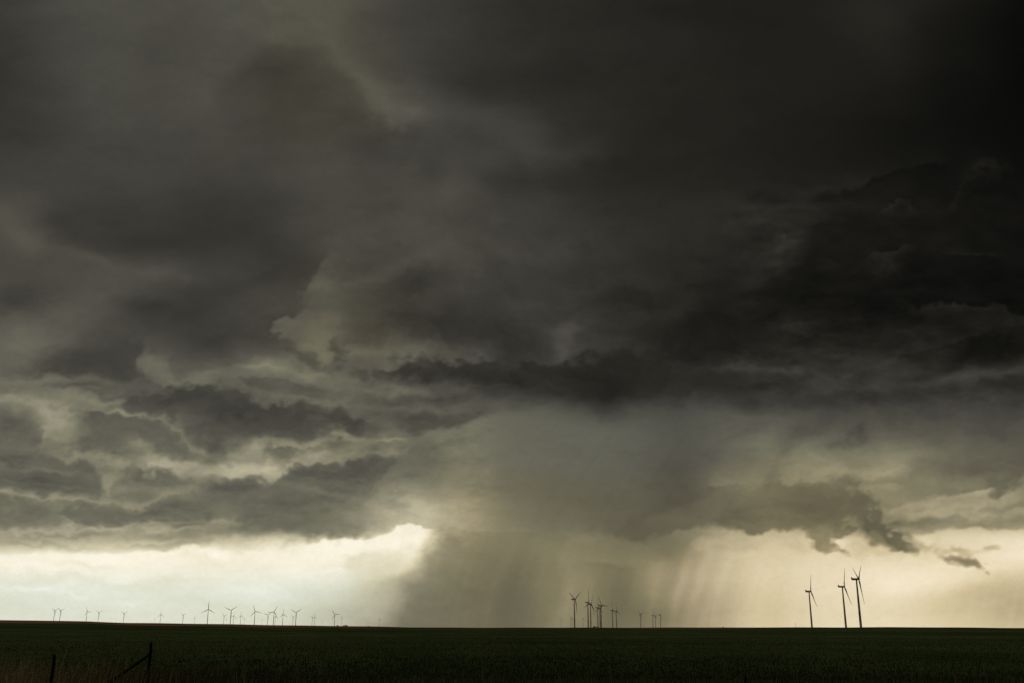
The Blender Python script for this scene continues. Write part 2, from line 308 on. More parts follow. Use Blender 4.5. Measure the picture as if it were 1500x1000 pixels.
    E([(60, 664), (110, 668), (150, 671), (200, 673), (254, 680), (294, 683), (340, 684), (400, 680)], up=(0, 6), dn=(24, 14), crisp=5, rag=(2, 3, 3), taper=50, mod=.3)
    O(205, 660, 26, 12, 24, 20, rag=(2, 4, 2)); O(350, 668, 50, 12, 22, -12, rag=(3, 4, 2)); O(235, 692, 50, 8, 24, 0, rag=(3, 4, 3)); O(330, 692, 50, 9, 22, 0, rag=(3, 4, 2))
    # rims under the big shelf
    E([(350, 660), (382, 652), (403, 649), (450, 645), (483, 642), (537, 639), (571, 648), (600, 644), (620, 636)], up=(6, 6), dn=(38, 12), crisp=5, rag=(2, 3, 2), taper=40, mod=.3)
    P([(380, 662), (400, 654), (440, 657), (458, 652), (478, 655), (500, 650), (522, 652), (516, 664), (480, 663), (448, 667), (425, 678), (400, 676), (384, 672)], (86, 96), 4, 8, rag=(2, 4, 4), op=.9, left=6, right=16)
    P([(550, 648), (572, 652), (600, 652), (596, 664), (575, 664), (560, 658)], (92, 100), 4, 7, rag=(2, 4, 4), op=.8, left=9, right=9)
    # grey mass D6 with crisp pale upper rim
    D6 = [(377, 700), (392, 705), (410, 699), (427, 688), (457, 674), (483, 681), (512, 683), (524, 672), (538, 665), (556, 676), (585, 675), (600, 700), (590, 730), (560, 765), (520, 790), (440, 792), (400, 786), (340, 780), (300, 760), (240, 753), (203, 762), (150, 767), (101, 764), (85, 752), (101, 742), (150, 736), (198, 748), (208, 749), (227, 740), (267, 726), (290, 722), (304, 704), (318, 708), (336, 701), (360, 705)]
    P(D6, (86, 112), 3, 14, rag=(2, 4, 4), op=.93, tint=-.35, right=110)
    O(640, 665, 60, 16, -4, -10, rag=smooth)
    # brighten right side of D6 towards the shaft
    O(600, 740, 70, 26, 22, -20, rag=smooth); O(650, 690, 60, 26, 2, rag=smooth); O(520, 762, 60, 16, 18, rag=smooth); O(640, 755, 50, 18, 26, rag=smooth)
    O(440, 770, 60, 8, -6, rag=(4, 4, 1)); O(470, 725, 60, 5, 12, 12, rag=(4, 3, 1)); O(420, 740, 60, 6, -8, 0, rag=(4, 3, 1)); O(530, 690, 50, 10, -6, rag=smooth); O(350, 722, 50, 12, -5, rag=smooth); O(240, 745, 40, 6, -10, -14, rag=(2, 3, 1)); O(170, 752, 50, 8, -8, 0, rag=(2, 3, 1))
    E([(300, 702), (318, 704), (336, 696), (380, 699), (390, 703), (412, 697), (427, 684), (457, 670), (483, 677), (514, 680), (526, 668), (540, 661), (556, 672), (592, 670), (606, 658), (620, 650)], up=(32, 14), dn=(4, 4), crisp=2.5, rag=(2, 4, 4), taper=30, mod=.35)
    O(395, 694, 26, 9, 26, rag=(2, 3, 2)); O(370, 690, 60, 10, 12, rag=(2, 3, 2)); O(560, 667, 30, 6, 14, 0, rag=(2, 3, 2)); O(460, 664, 30, 6, 12, rag=(2, 3, 2))
    # left third tier
    P([(-80, 662), (0, 664), (43, 657), (62, 668), (78, 671), (100, 678), (122, 682), (144, 687), (150, 700), (150, 722), (120, 728), (53, 726), (0, 718), (-80, 716)], (96, 84), 4, 8, rag=(2, 4, 4), op=.9, tint=-.4, right=10)
    E([(0, 672), (60, 690), (110, 700), (150, 704)], up=(8, 6), dn=(-6, 8), crisp=3, rag=(2, 3, 2)); O(60, 690, 60, 3, 12, 4, rag=(3, 4, 2)); O(90, 712, 60, 3, 10, 4, rag=(3, 4, 2)); O(40, 704, 50, 3, -8, 3, rag=(3, 4, 2))
    P([(178, 706), (184, 694), (196, 690), (206, 700), (222, 702), (240, 698), (256, 702), (284, 704), (290, 712), (262, 720), (225, 722), (190, 718)], (86, 100), 3, 7, rag=(2, 4, 4.5), op=.92, tint=-.3, left=10)
    P([(178, 676), (196, 676), (200, 690), (192, 700), (180, 700), (174, 690)], (98, 98), 4, 4, rag=(2, 3, 3), op=.7)
    P([(146, 696), (158, 688), (172, 694), (168, 710), (158, 722), (152, 712)], (134, 140), 3, 3, rag=(1, 3, 3), op=.75)
    P([(150, 726), (190, 724), (240, 726), (222, 734), (190, 736)], (96, 98), 4, 4, rag=(2, 3, 2), op=.8)
    E([(-20, 722), (30, 727), (60, 731), (107, 735), (150, 731), (190, 740), (206, 747), (222, 739), (240, 730), (268, 722), (294, 718), (298, 708)], up=(32, 8), dn=(4, 4), crisp=2.5, rag=(2, 3, 2.5), taper=30, mod=.35)
    P([(-80, 732), (0, 731), (40, 735), (75, 742), (96, 756), (92, 768), (50, 768), (0, 768), (-80, 768)], (98, 114), 5, 9, rag=(2, 4, 3.5), op=.85, tint=-.4, right=16)
    E([(78, 744), (92, 754), (104, 762), (150, 770), (210, 766), (260, 756), (300, 758), (340, 758)], up=(0, 4), dn=(26, 10), crisp=2, rag=(2, 3, 2), taper=20, mod=.3)
    # streaky paler tier right above the bright gap
    for (x, y, rx, ry, a, r) in [(40, 776, 70, 3, 16, 2), (70, 784, 90, 3, -14, -2), (150, 780, 60, 5, -16, 0), (120, 772, 50, 3, 14, 0), (220, 775, 50, 4, 16, -6), (240, 783, 40, 4, -14, 4), (30, 795, 80, 4, -16, 2), (130, 797, 80, 4, -10, 0), (200, 792, 50, 3, 12, -4), (250, 797, 50, 6, -22, -2),
                                 (290, 780, 40, 5, -10, 0), (330, 768, 40, 7, 20, 3), (370, 772, 40, 9, -12, 0), (360, 783, 40, 6, -12, -6), (400, 778, 40, 7, -8, 0), (243, 760, 12, 4, -22, 0), (272, 761, 16, 3.5, -24, 0), (302, 755, 8, 8, -16, 0), (205, 770, 18, 4, -12, -30), (325, 790, 30, 6, 20, 0), (345, 765, 26, 3, 14, 0)]:
        O(x, y, rx, ry, a, r, rag=(2, 4, 3))
    # crisp top of the bright gap
    GAP = [(-80, 816), (0, 814), (40, 812), (80, 809), (130, 808), (187, 808), (230, 808), (251, 806), (278, 799), (300, 801), (320, 800), (350, 804), (375, 800), (414, 797), (440, 796), (457, 794), (489, 788), (510, 787), (537, 786), (560, 783), (574, 778), (585, 769), (610, 768), (640, 771)]
    P(GAP+[(640, 785), (630, 806), (612, 826), (592, 840), (560, 848), (300, 850), (-80, 850)], (246, 228), 2.2, 22, rag=(1.2, 2.4, 2.2), op=.75, tint=.6, right=20, left=10)
    E(GAP, up=(10, 8), dn=(8, 26), crisp=1.6, rag=(1.2, 2.2, 1.6), taper=20, mod=.2)
    P([(310, 800), (330, 792), (350, 786), (380, 784), (410, 787), (441, 791), (470, 789), (450, 797), (414, 799), (375, 803), (345, 806)], (206, 226), 5, 3, rag=(1.5, 3, 2), op=.8)
    A([(500, 812), (560, 800), (600, 806), (600, 830), (560, 838), (500, 836)], -10, soft=14, rag=(6, 8, 4))
    # shaft's left face: soft slanting edge
    P([(655, 770), (700, 780), (820, 790), (820, 930), (560, 930), (585, 890), (612, 850), (632, 815), (642, 790)], (122, 106), 16, 20, rag=(5, 7, 3), op=.75, tint=.3, left=34, vary=.3)
    E([(560, 925), (590, 880), (618, 840), (636, 810), (648, 785)], up=(10, 26), dn=(4, 40), crisp=18, rag=(3, 4, 2), taper=20, mod=.3)
    O(585, 900, 30, 30, -4, rag=(3, 4, 1)); O(560, 890, 40, 30, 10, rag=(3, 4, 1))
    O(645, 830, 26, 26, -4, rag=(4, 6, 3)); O(735, 880, 46, 50, -6, rag=(6, 4, 1)); O(790, 860, 14, 60, 5, 4, rag=(3, 3, 1)); O(828, 875, 24, 60, 15, 4, rag=(4, 3, 1)); O(858, 868, 10, 40, 6, 4, rag=(3, 3, 1)); O(905, 850, 24, 60, -9, 4, rag=(6, 4, 1)); O(935, 895, 26, 30, -8, 0, rag=(6, 4, 1)); O(1000, 860, 10, 50, 12, 12, rag=(4, 3, 1)); O(1030, 850, 9, 60, 10, 14, rag=(4, 3, 1)); O(985, 905, 22, 14, -10, 0, rag=(5, 3, 1)); O(1062, 850, 7, 50, 8, 12, rag=(4, 3, 1)); O(960, 840, 16, 50, 10, 10, rag=(5, 3, 1)); O(745, 860, 60, 60, -6, 0, rag=(8, 4, 1))
    # lower clouds of the shaft and the pale curtains right of it
    P([(955, 752), (1010, 740), (1080, 712), (1100, 707), (1135, 701), (1151, 709), (1180, 701), (1206, 708), (1228, 706), (1240, 716), (1252, 722), (1262, 741), (1281, 757), (1296, 778), (1315, 791), (1338, 806), (1318, 804), (1292, 794), (1270, 779), (1256, 764), (1240, 760), (1228, 768), (1200, 772), (1180, 771), (1153, 773), (1111, 780), (1095, 778), (1079, 779), (1060, 772), (1047, 771), (1010, 774), (980, 776), (950, 790), (900, 788)], (103, 97), 4, 5, rag=(2, 3.5, 3.5), op=.97, tint=.2, left=40, vary=.45, fray=2.2)
    E([(965, 778), (1010, 777), (1047, 774), (1062, 775), (1079, 782), (1095, 780), (1111, 783), (1153, 775), (1180, 774)], up=(0, 4), dn=(14, 12), crisp=3, rag=(2, 3, 2.5), taper=24)
    P([(1178, 770), (1205, 768), (1232, 766), (1250, 774), (1246, 784), (1222, 784), (1216, 790), (1235, 797), (1250, 808), (1228, 802), (1205, 803), (1192, 794), (1184, 784)], (108, 132), 4, 4, rag=(2, 4, 4), op=.95, tint=.1, vary=.4)
    O(1236, 754, 6, 6, 24, 40, rag=(2, 4, 3)); O(1226, 782, 12, 5, 18, 0, rag=(2, 4, 4)); O(1275, 768, 26, 10, -18, 45, rag=(2, 4, 3)); O(1200, 735, 60, 18, -8, 8, rag=(4, 5, 2))
    for (x, y, rx, ry, a, r) in [(1270, 800, 30, 8, -14, 10), (1350, 800, 22, 8, -26, 30), (1322, 786, 10, 6, -36, 40), (1335, 797, 10, 5, -36, 50), (1300, 812, 30, 6, -12, 0), (1165, 795, 24, 10, -14, 0), (1372, 802, 14, 8, -16, 0), (1230, 790, 14, 5, 16, 0)]:
        O(x, y, rx, ry, a, r, rag=(2, 5, 4))
    P([(1008, 806), (1030, 795), (1060, 785), (1100, 786), (1120, 798), (1100, 808), (1060, 806), (1030, 810)], (176, 186), 9, 5, rag=(3, 5, 3), op=.55)
    E([(1010, 810), (1040, 806), (1080, 810), (1130, 806)], up=(-6, 8), dn=(10, 14), crisp=3, rag=(3, 4, 2))
    P([(840, 790), (860, 776), (874, 786), (940, 792), (985, 800), (990, 826), (950, 828), (900, 824), (850, 826), (820, 824), (815, 800)], (124, 134), 8, 6, rag=(3, 5, 2), op=.45)
    O(920, 775, 70, 26, -8, 8, rag=(6, 6, 2)); O(1000, 735, 50, 16, -8, -6, rag=(5, 6, 2)); O(855, 785, 26, 10, 10, rag=(3, 5, 2));  O(970, 810, 24, 16, -14, 0, rag=(3, 4, 2))
    # tiers above / right
    O(1172, 640, 34, 18, -13, -10, rag=(4, 7, 3)); O(1150, 660, 20, 10, -8, rag=(4, 7, 3)); O(1262, 633, 14, 14, -18, rag=(3, 6, 3)); O(1243, 650, 22, 10, -20, -30, rag=(3, 6, 3)); O(1130, 690, 14, 18, -12, 50, rag=(2, 4, 3)); O(1110, 650, 40, 20, 8, rag=(4, 6, 2))
    O(1420, 625, 90, 40, -6, 10, rag=smooth); O(1380, 690, 80, 16, -14, 0, rag=(4, 5, 2)); O(1320, 660, 40, 26, 8, rag=smooth); O(1290, 690, 40, 12, 12, rag=(3, 4, 2)); O(1210, 690, 50, 10, 12, 0, rag=(3, 4, 2)); O(1150, 610, 60, 12, 4, rag=smooth)
    P([(1255, 708), (1290, 706), (1340, 702), (1400, 700), (1470, 690), (1600, 690), (1600, 698), (1500, 702), (1440, 718), (1400, 722), (1340, 732), (1286, 742), (1262, 730)], (118, 128), 10, 4, rag=(2, 3, 1.5), op=.75)
    E([(1244, 706), (1290, 697), (1318, 684), (1345, 690)], up=(10, 10), dn=(14, 8), crisp=3, rag=(2, 3, 2), taper=20)
    E([(1250, 713), (1290, 710), (1330, 707)], up=(0, 5), dn=(22, 5), crisp=2, rag=(1, 2, 1), taper=20)
    E([(1286, 743), (1340, 733), (1400, 722), (1440, 716), (1470, 706), (1510, 700)], up=(-4, 6), dn=(34, 12), crisp=2.2, rag=(1.5, 3, 1.5), taper=20, mod=.2)
    for (x, y, rx, ry, a, r) in [(1330, 750, 50, 5, 12, -6), (1420, 742, 60, 6, 16, -6), (1480, 725, 40, 8, 14, -10), (1350, 762, 60, 6, -16, -4), (1450, 763, 80, 7, -20, -2), (1300, 752, 20, 4, -14, 0), (1420, 752, 80, 3, 10, -2), (1490, 741, 60, 5, -16, -3), (1380, 772, 60, 6, -10, 0), (1460, 770, 60, 5, -14, 2), (1310, 770, 20, 8, -10, 30), (1540, 760, 80, 12, -14, 0)]:
        O(x, y, rx, ry, a, r, rag=(3, 4, 2))
    E([(1325, 783), (1367, 779), (1400, 774), (1447, 771), (1475, 774), (1520, 776), (1600, 776)], up=(-16, 16), dn=(14, 14), crisp=2, rag=(1.5, 3, 1.5), taper=20, mod=.15)
    O(1460, 690, 40, 14, -8, 0)
    for (x, y, rx, ry, L_, q, op) in [(1470, 688, 30, 14, 96, 0, .8), (1462, 706, 15, 13, 98, 10, .9), (1478, 702, 14, 12, 98, -20, .9), (1468, 719, 13, 9, 106, 0, .9), (1457, 724, 9, 7, 112, 0, .85), (1484, 713, 10, 7, 110, 0, .85), (1409, 722, 5, 10, 132, -10, .6), (1407, 714, 8, 6, 128, 0, .6), (1466, 733, 5, 4, 150, 0, .6)]:
        tuft(C, x, y, rx, ry, L_, op, q)
    for (x, y, rx, ry, L_, q, op) in [(1262, 724, 12, 8, 106, 30, .7), (1252, 710, 8, 8, 110, 0, .7), (1234, 705, 12, 6, 106, 0, .7), (1262, 738, 20, 16, 100, 45, .9), (1276, 756, 20, 14, 99, 48, .95), (1290, 772, 20, 13, 98, 46, .95), (1306, 787, 19, 10, 100, 38, .95), (1323, 798, 18, 8, 108, 30, .95), (1336, 803, 10, 4, 140, 30, .7), (1345, 797, 8, 4, 170, 20, .5), (1300, 800, 14, 4, 170, 20, .4), (1285, 788, 12, 7, 132, 40, .7), (1216, 700, 12, 4, 118, 0, .5), (1133, 694, 8, 10, 112, -30, .6), (1243, 806, 10, 4, 165, 20, .6), (1212, 798, 10, 5, 140, 0, .5)]:
        tuft(C, x, y, rx*1.2, ry*1.25, L_, op, q)
    # lone scud on the right
    for (x, y, rx, ry, L_, q, op) in [(1392, 816, 14, 4.5, 142, 0, .9), (1408, 818, 12, 5, 130, 8, .95), (1422, 824, 13, 6, 124, 22, .95), (1436, 830, 12, 4.5, 128, 28, .95), (1445, 835, 6, 2.5, 140, 20, .8), (1400, 825, 10, 4, 160, 10, .6), (1412, 811, 8, 3, 165, 0, .6)]:
        tuft(C, x, y, rx*1.2, ry*1.25, L_, op, q)
    for (x, y, rx, ry, L_, q, op) in [(1388, 806, 14, 5, 176, -10, .7), (1406, 803, 14, 5, 166, 10, .75), (1396, 798, 8, 4, 184, 0, .6), (1432, 805, 18, 2.5, 196, -4, .5), (1451, 798, 13, 4, 166, -2, .7), (1446, 824, 7, 3, 186, 20, .6), (1378, 809, 8, 4, 186, -20, .6), (1362, 816, 10, 4, 210, 0, .5)]:
        tuft(C, x, y, rx, ry, L_, op, q)

    O(1410, 850, 60, 16, 8, 0, rag=smooth); O(1450, 870, 60, 24, -16, -10, rag=(6, 6, 2)); O(1420, 830, 60, 5, 8, 0, rag=(3, 3, 1)); O(1330, 850, 70, 24, 8, rag=smooth)
    # faint cream tufts in the bright gap
    for (x, y, rx, ry, a, r) in [(50, 867, 26, 4, 7, 5), (70, 869, 14, 3, 6, 5), (110, 876, 16, 4, 7, 10), (160, 815, 24, 4, 6, 5), (190, 885, 30, 4, 5, 0), (30, 880, 50, 20, -5, 0), (230, 860, 60, 8, -5, 0), (300, 880, 60, 8, -5, 3), (60, 830, 60, 8, 5, 0), (380, 868, 40, 7, 5, 0), (180, 840, 40, 12, 3, 0), (420, 840, 50, 14, 4, 0), (470, 800, 60, 10, 4, 0), (90, 845, 50, 6, -4, 0), (280, 820, 50, 6, -6, 4), (350, 835, 50, 8, -4, 4), (200, 850, 120, 6, -6, 2), (420, 880, 60, 6, 5, -3), (530, 815, 30, 6, -5, -20), (560, 800, 24, 6, 6, -30), (500, 835, 40, 5, 5, -10), (120, 822, 60, 5, -6, 0), (330, 812, 60, 4, 5, 0), (60, 855, 80, 6, -5, 0)]:
        O(x, y, rx, ry, a, r, rag=(5, 6, 3))
    # rain streaks (slightly slanting, curved) in the lower curtains
    L, T = C
    gx = GU-(V1-GV)*.10
    su = (gx-U0)
    st1 = fbm(14, 240, 4, .6); st2 = fbm(5, 150, 3, .6)
    # slant: shear the streak noise right with height
    sh = (918-GV); s1 = samp(st1, GU-sh*.16-sh*sh*.0011, GV); s2 = samp(st2, GU-sh*.16-sh*sh*.0011, GV)
    wz = sst(770, 850, GV)*sst(600, 700, GU)*(1-sst(1150, 1260, GU))
    wz2 = sst(960, 1020, GU)*(1-sst(1080, 1170, GU))*sst(780, 860, GV)
    L += wz*(s1*1.7+s2*.7)+wz2*(s1*2.4+s2*1.2)*np.clip(.7+.6*fbm(90, 70, 2), .1, 2)
    ws = sst(600, 660, GV)*sst(690, 760, GU)*(1-sst(1000, 1060, GU))*(1-sst(770, 850, GV))
    L += ws*(s1*.9+s2*.3)
    wr = sst(1380, 1450, GU)*sst(840, 880, GV); L += wr*s2*1.6
    # overall cloud texture: broad, billowy, fine
    n1 = fbm(120, 46, 5, .55); n2 = fbm(34, 12, 5, .62); n3 = fbm(9, 5, 3, .7)
    band = sst(500, 600, GV)*(1-sst(760, 810, GV))
    shaft = sst(690, 740, GU)*(1-sst(1010, 1060, GU))*sst(580, 610, GV)
    tex = 1-shaft*.75
    dark = 1-sst(150, 215, L)
    rt = 1-.6*sst(980, 1080, GU)*(1-sst(730, 770, GV))
    a1 = .022+.012*band; a2 = (.014+.034*band)*rt; a3 = (.003+.012*band)*rt
    rr = np.abs(n2)-.8
    right = sst(1000, 1150, GU)*sst(240, 300, GV)*(1-sst(560, 620, GV))
    L *= 1+tex*dark*(a1*n1+a2*n2*.8-a2*.5*rr+a3*n3+right*(.085*n2+.07*n1))
    L += (1-dark)*(n1*1.2+n2*.9)*(1-wz2)*.9
    up_ = 1-sst(470, 560, GV)
    f1 = fbm(230, 110, 2, .5); f2 = fbm(95, 44, 3, .55)
    L *= 1+up_*(.026*f1+.024*f2)
    nb = fbm(75, 42, 6, .6); uw, vw = warped((slice(None), slice(None)), (16, 10, 2)); nb = samp(nb, uw, vw)
    bz = .018+.040*sst(260, 380, GV)*(1-sst(570, 610, GV))*sst(330, 620, GU)+.016*sst(380, 470, GV)*(1-sst(600, 680, GV))+.02*sst(1000, 1100, GU)*sst(600, 640, GV)*(1-sst(780, 820, GV))
    L *= 1+dark*bz*tex*nb
    # ---- tint field (>0 warm, <0 cool / greenish)
    T *= .5
    T += .08*fbm(200, 120, 3)
    T += .5*sst(330, 420, GU)*(1-sst(520, 640, GU))*(1-sst(180, 240, GV))
    T -= .25*(1-sst(120, 300, GU))*(1-sst(220, 320, GV))
    T += .4*sst(780, 900, GU)*sst(760, 820, GV)+.45*sst(1020, 1150, GU)*sst(600, 700, GV)+.9*sst(590, 700, GU)*sst(640, 740, GV)*(1-sst(1200, 1400, GU)*.6)*sst(215, 130, L)
    T += .35*sst(560, 900, GV)+.35*np.exp(-((GU-520)/130)**2-((GV-470)/80)**2)
    T -= 1.15*(1-sst(480, 620, GU))*sst(812, 872, GV)
    T -= .3*np.exp(-((GU-860)/130)**2-((GV-660)/70)**2)
    return L, T

def to_rgb(L, T):
    """value + tint -> display rgb (0..255)"""
    k = np.array([0, 12, 30, 60, 90, 120, 150, 200, 225, 240, 255], float)
    R = np.interp(L, k, [0, 12.5, 31.5, 62, 91.5, 121.5, 155, 206, 230, 246, 254])
    G = np.interp(L, k, [0, 12.5, 30.5, 60.5, 90, 120, 150, 200, 226, 243, 252])
    Bc = np.interp(L, k, [0, 11, 26.5, 55, 79.5, 101, 128, 170, 203, 225, 240])
    m = sst(0, 60, L)*(1-sst(246, 256, L)*.6)
    hi = sst(90, 215, L); T = np.where(T < 0, T*(.35+.65*hi), T); R = R+T*m*(3+3.5*hi); Bc = Bc-T*m*(5+5*hi); G = G+T*m*(.2-2.6*hi)
    return np.clip(np.stack([R, G, Bc], -1), 0, 255)

# ---------------------------------------------------------------- camera
CAM_H = 1.8
TAN_P = (919.1-500)/F_CH; PITCH = math.atan(TAN_P); CP, SP = math.cos(PITCH), math.sin(PITCH)
cam = bpy.data.cameras.new('camera'); cam_o = bpy.data.objects.new('camera', cam); COL.objects.link(cam_o)
cam_o.location = (0, 0, CAM_H); cam_o.rotation_euler = (math.pi/2+PITCH, 0, 0)
cam.sensor_width = 36; cam.lens = 36*F_CH/1500; cam.clip_end = 200000; cam.clip_start = .1
scn.camera = cam_o
def direction(u, v):
    """chart point -> (azimuth to the right of north, tan of elevation)"""
    a = (u-750)/F_CH; b = (500-v)/F_CH
    x = a; y = CP-b*SP; z = SP+b*CP
    return math.atan2(x, y), z/math.hypot(x, y)
def to_chart(az, el):
    x = np.cos(el)*np.sin(az); y = np.cos(el)*np.cos(az); z = np.sin(el)
    f = y*CP+z*SP; up = -y*SP+z*CP; f = np.maximum(f, .05)
    return 750+F_CH*x/f, 500-F_CH*up/f
# ---------------------------------------------------------------- materials
def lin(c):
    c = np.asarray(c, float)/255.; return np.where(c <= .04045, c/12.92, ((c+.055)/1.055)**2.4)
def mat(name):
    m = bpy.data.materials.new(name); m.use_nodes = True; nt = m.node_tree; nt.nodes.clear(); return m, nt, nt.nodes, nt.links
def nd(ns, t, **kw):
    n = ns.new(t)
    for k, v in kw.items():
        if k in n.inputs: n.inputs[k].default_value = v
        else: setattr(n, k, v)
    return n
def surface(name, col, rough=.8, var=.25, scale=3., spec=.3, haze=False, bump=0, stretch=(1, 1, 1), col2=None):
    m, nt, ns, lk = mat(name)
    out = ns.new('ShaderNodeOutputMaterial'); b = nd(ns, 'ShaderNodeBsdfPrincipled', Roughness=rough); b.inputs['Specular IOR Level'].default_value = spec
    tc = ns.new('ShaderNodeTexCoord'); mp = ns.new('ShaderNodeMapping'); mp.inputs['Scale'].default_value = stretch
    no = nd(ns, 'ShaderNodeTexNoise', Scale=scale, Detail=6., Roughness=.6); lk.new(tc.outputs['Object'], mp.inputs[0]); lk.new(mp.outputs[0], no.inputs['Vector'])
    r = ns.new('ShaderNodeValToRGB'); lk.new(no.outputs['Fac'], r.inputs[0])
    c2 = col2 or [x*(1-var) for x in col]
    r.color_ramp.elements[0].position = .35; r.color_ramp.elements[0].color = (*c2, 1); r.color_ramp.elements[1].position = .65; r.color_ramp.elements[1].color = (*[min(1, x*(1+var*.3)) for x in col], 1)
    lk.new(r.outputs[0], b.inputs['Base Color'])
    if bump:
        bp = nd(ns, 'ShaderNodeBump', Strength=bump, Distance=.02); lk.new(no.outputs['Fac'], bp.inputs['Height']); lk.new(bp.outputs[0], b.inputs['Normal'])
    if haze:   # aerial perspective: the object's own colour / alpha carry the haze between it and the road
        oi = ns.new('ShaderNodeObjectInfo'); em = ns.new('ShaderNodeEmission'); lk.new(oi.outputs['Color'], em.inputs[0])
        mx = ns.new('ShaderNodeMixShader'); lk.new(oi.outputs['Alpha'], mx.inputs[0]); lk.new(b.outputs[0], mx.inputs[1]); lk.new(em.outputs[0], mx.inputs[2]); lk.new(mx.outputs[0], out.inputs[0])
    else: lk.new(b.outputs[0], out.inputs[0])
    return m
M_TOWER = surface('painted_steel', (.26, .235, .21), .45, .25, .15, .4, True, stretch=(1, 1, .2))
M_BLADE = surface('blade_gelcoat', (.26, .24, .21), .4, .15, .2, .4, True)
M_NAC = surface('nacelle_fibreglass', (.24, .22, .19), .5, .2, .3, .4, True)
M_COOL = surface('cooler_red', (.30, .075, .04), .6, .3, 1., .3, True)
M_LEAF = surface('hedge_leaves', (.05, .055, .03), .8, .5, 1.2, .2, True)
M_WOOD = surface('weathered_wood', (.012, .010, .008), .9, .5, 6, .15, False, .6, (6, 6, .6))
M_PIPE = surface('rusty_pipe', (.014, .010, .008), .9, .5, 9, .05, False, .3)
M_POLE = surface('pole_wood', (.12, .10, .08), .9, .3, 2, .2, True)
# ---------------------------------------------------------------- object helpers
def tag(o, label=None, cat=None, group=None, kind=None):
    for k, v in (('label', label), ('category', cat), ('group', group), ('kind', kind)):
        if v: o[k] = v
    return o
def empty(name, loc, rz=0):
    o = bpy.data.objects.new(name, None); COL.objects.link(o); o.location = loc; o.rotation_euler = (0, 0, rz); o.empty_display_size = 2; return o
def link(name, bm, m, parent=None, smooth=True):
    me = bpy.data.meshes.new(name); bm.normal_update(); bm.to_mesh(me); bm.free(); me.materials.append(m)
    if smooth:
        for p in me.polygons: p.use_smooth = True
    o = bpy.data.objects.new(name, me); COL.objects.link(o); o.parent = parent; return o
def raw_mesh(name, V, Fc, m, attr=None, smooth=False):
    """V (n,3), Fc (k,4 or 3) numpy"""
    me = bpy.data.meshes.new(name); n = len(V); k, c = Fc.shape
    me.vertices.add(n); me.vertices.foreach_set('co', np.ascontiguousarray(V, np.float32).ravel())
    me.loops.add(k*c); me.loops.foreach_set('vertex_index', np.ascontiguousarray(Fc, np.int32).ravel())
    me.polygons.add(k); me.polygons.foreach_set('loop_start', np.arange(0, k*c, c, dtype=np.int32))
    if smooth: me.polygons.foreach_set('use_smooth', np.ones(k, bool))
    me.update(calc_edges=True)
    if attr is not None:
        for an, A in attr.items():
            at = me.attributes.new(an, 'FLOAT_COLOR', 'POINT'); at.data.foreach_set('color', np.ascontiguousarray(A, np.float32).ravel())
    me.materials.append(m); o = bpy.data.objects.new(name, me); COL.objects.link(o); return o
def loft(bm, rings, cap=True):
    vs = [[bm.verts.new(p) for p in r] for r in rings]; n = len(rings[0])
    for a, b in zip(vs, vs[1:]):
        for i in range(n): bm.faces.new((a[i], a[(i+1) % n], b[(i+1) % n], b[i]))
    if cap:
        bm.faces.new(vs[0][::-1]); bm.faces.new(vs[-1])
    return vs
def circ(r, z, n=20, wob=0, x=0, y=0):
    return [(x+r*(1+wob*random.uniform(-1, 1))*math.cos(2*math.pi*i/n), y+r*(1+wob*random.uniform(-1, 1))*math.sin(2*math.pi*i/n), z) for i in range(n)]
def rrect(x, w, h, cz, r=.35, n=4, cy=0):
    pts = []
    for (sy, sz, a0) in ((1, 1, 0), (-1, 1, 90), (-1, -1, 180), (1, -1, 270)):
        for k in range(n+1):
            a = math.radians(a0+90*k/n); pts.append((x, cy+sy*(w/2-r)+r*math.cos(a), cz+sz*(h/2-r)+r*math.sin(a)))
    return pts
# ---------------------------------------------------------------- sky bowl
L_, T_ = paint(); RGB = to_rgb(L_, T_).astype(np.float32)
def sky_rgb(u, v): return np.array([float(samp(RGB[..., i], np.array([[u]]), np.array([[v]]))[0, 0]) for i in range(3)])
R_SKY = 45000.
fa = np.arange(-36, 36.01, .055); az = np.radians(np.concatenate([np.arange(-180, -36, 2.), fa, np.arange(38, 180.1, 2.)]))
fe = np.arange(-.25, 41.5, .055); el = np.radians(np.concatenate([[-1.5], fe, np.arange(43, 58.1, 1.5)]))
AZ, EL = np.meshgrid(az, el)
azc = np.radians(34.5)*np.tanh(AZ/np.radians(34.5)*1.0); azc = np.where(np.abs(AZ) < np.radians(33), AZ, np.sign(AZ)*(np.radians(33)+np.radians(2.)*np.tanh((np.abs(AZ)-np.radians(33))/np.radians(2.))))
elc = np.minimum(EL, np.radians(41.))
cu_, cv_ = to_chart(azc, elc)
skyc = np.stack([samp(RGB[..., i], cu_, np.clip(cv_, V0+2, V1-2)) for i in range(3)], -1)
# away from the view the storm deck goes on: dim, with a weak horizon band
back = sst(math.radians(34), math.radians(75), np.abs(AZ)); deck = np.stack([62+46*(1-sst(.02, .3, EL))]*3, -1)*np.array([1, .99, .86])
skyc = skyc*(1-back[..., None])+deck*back[..., None]
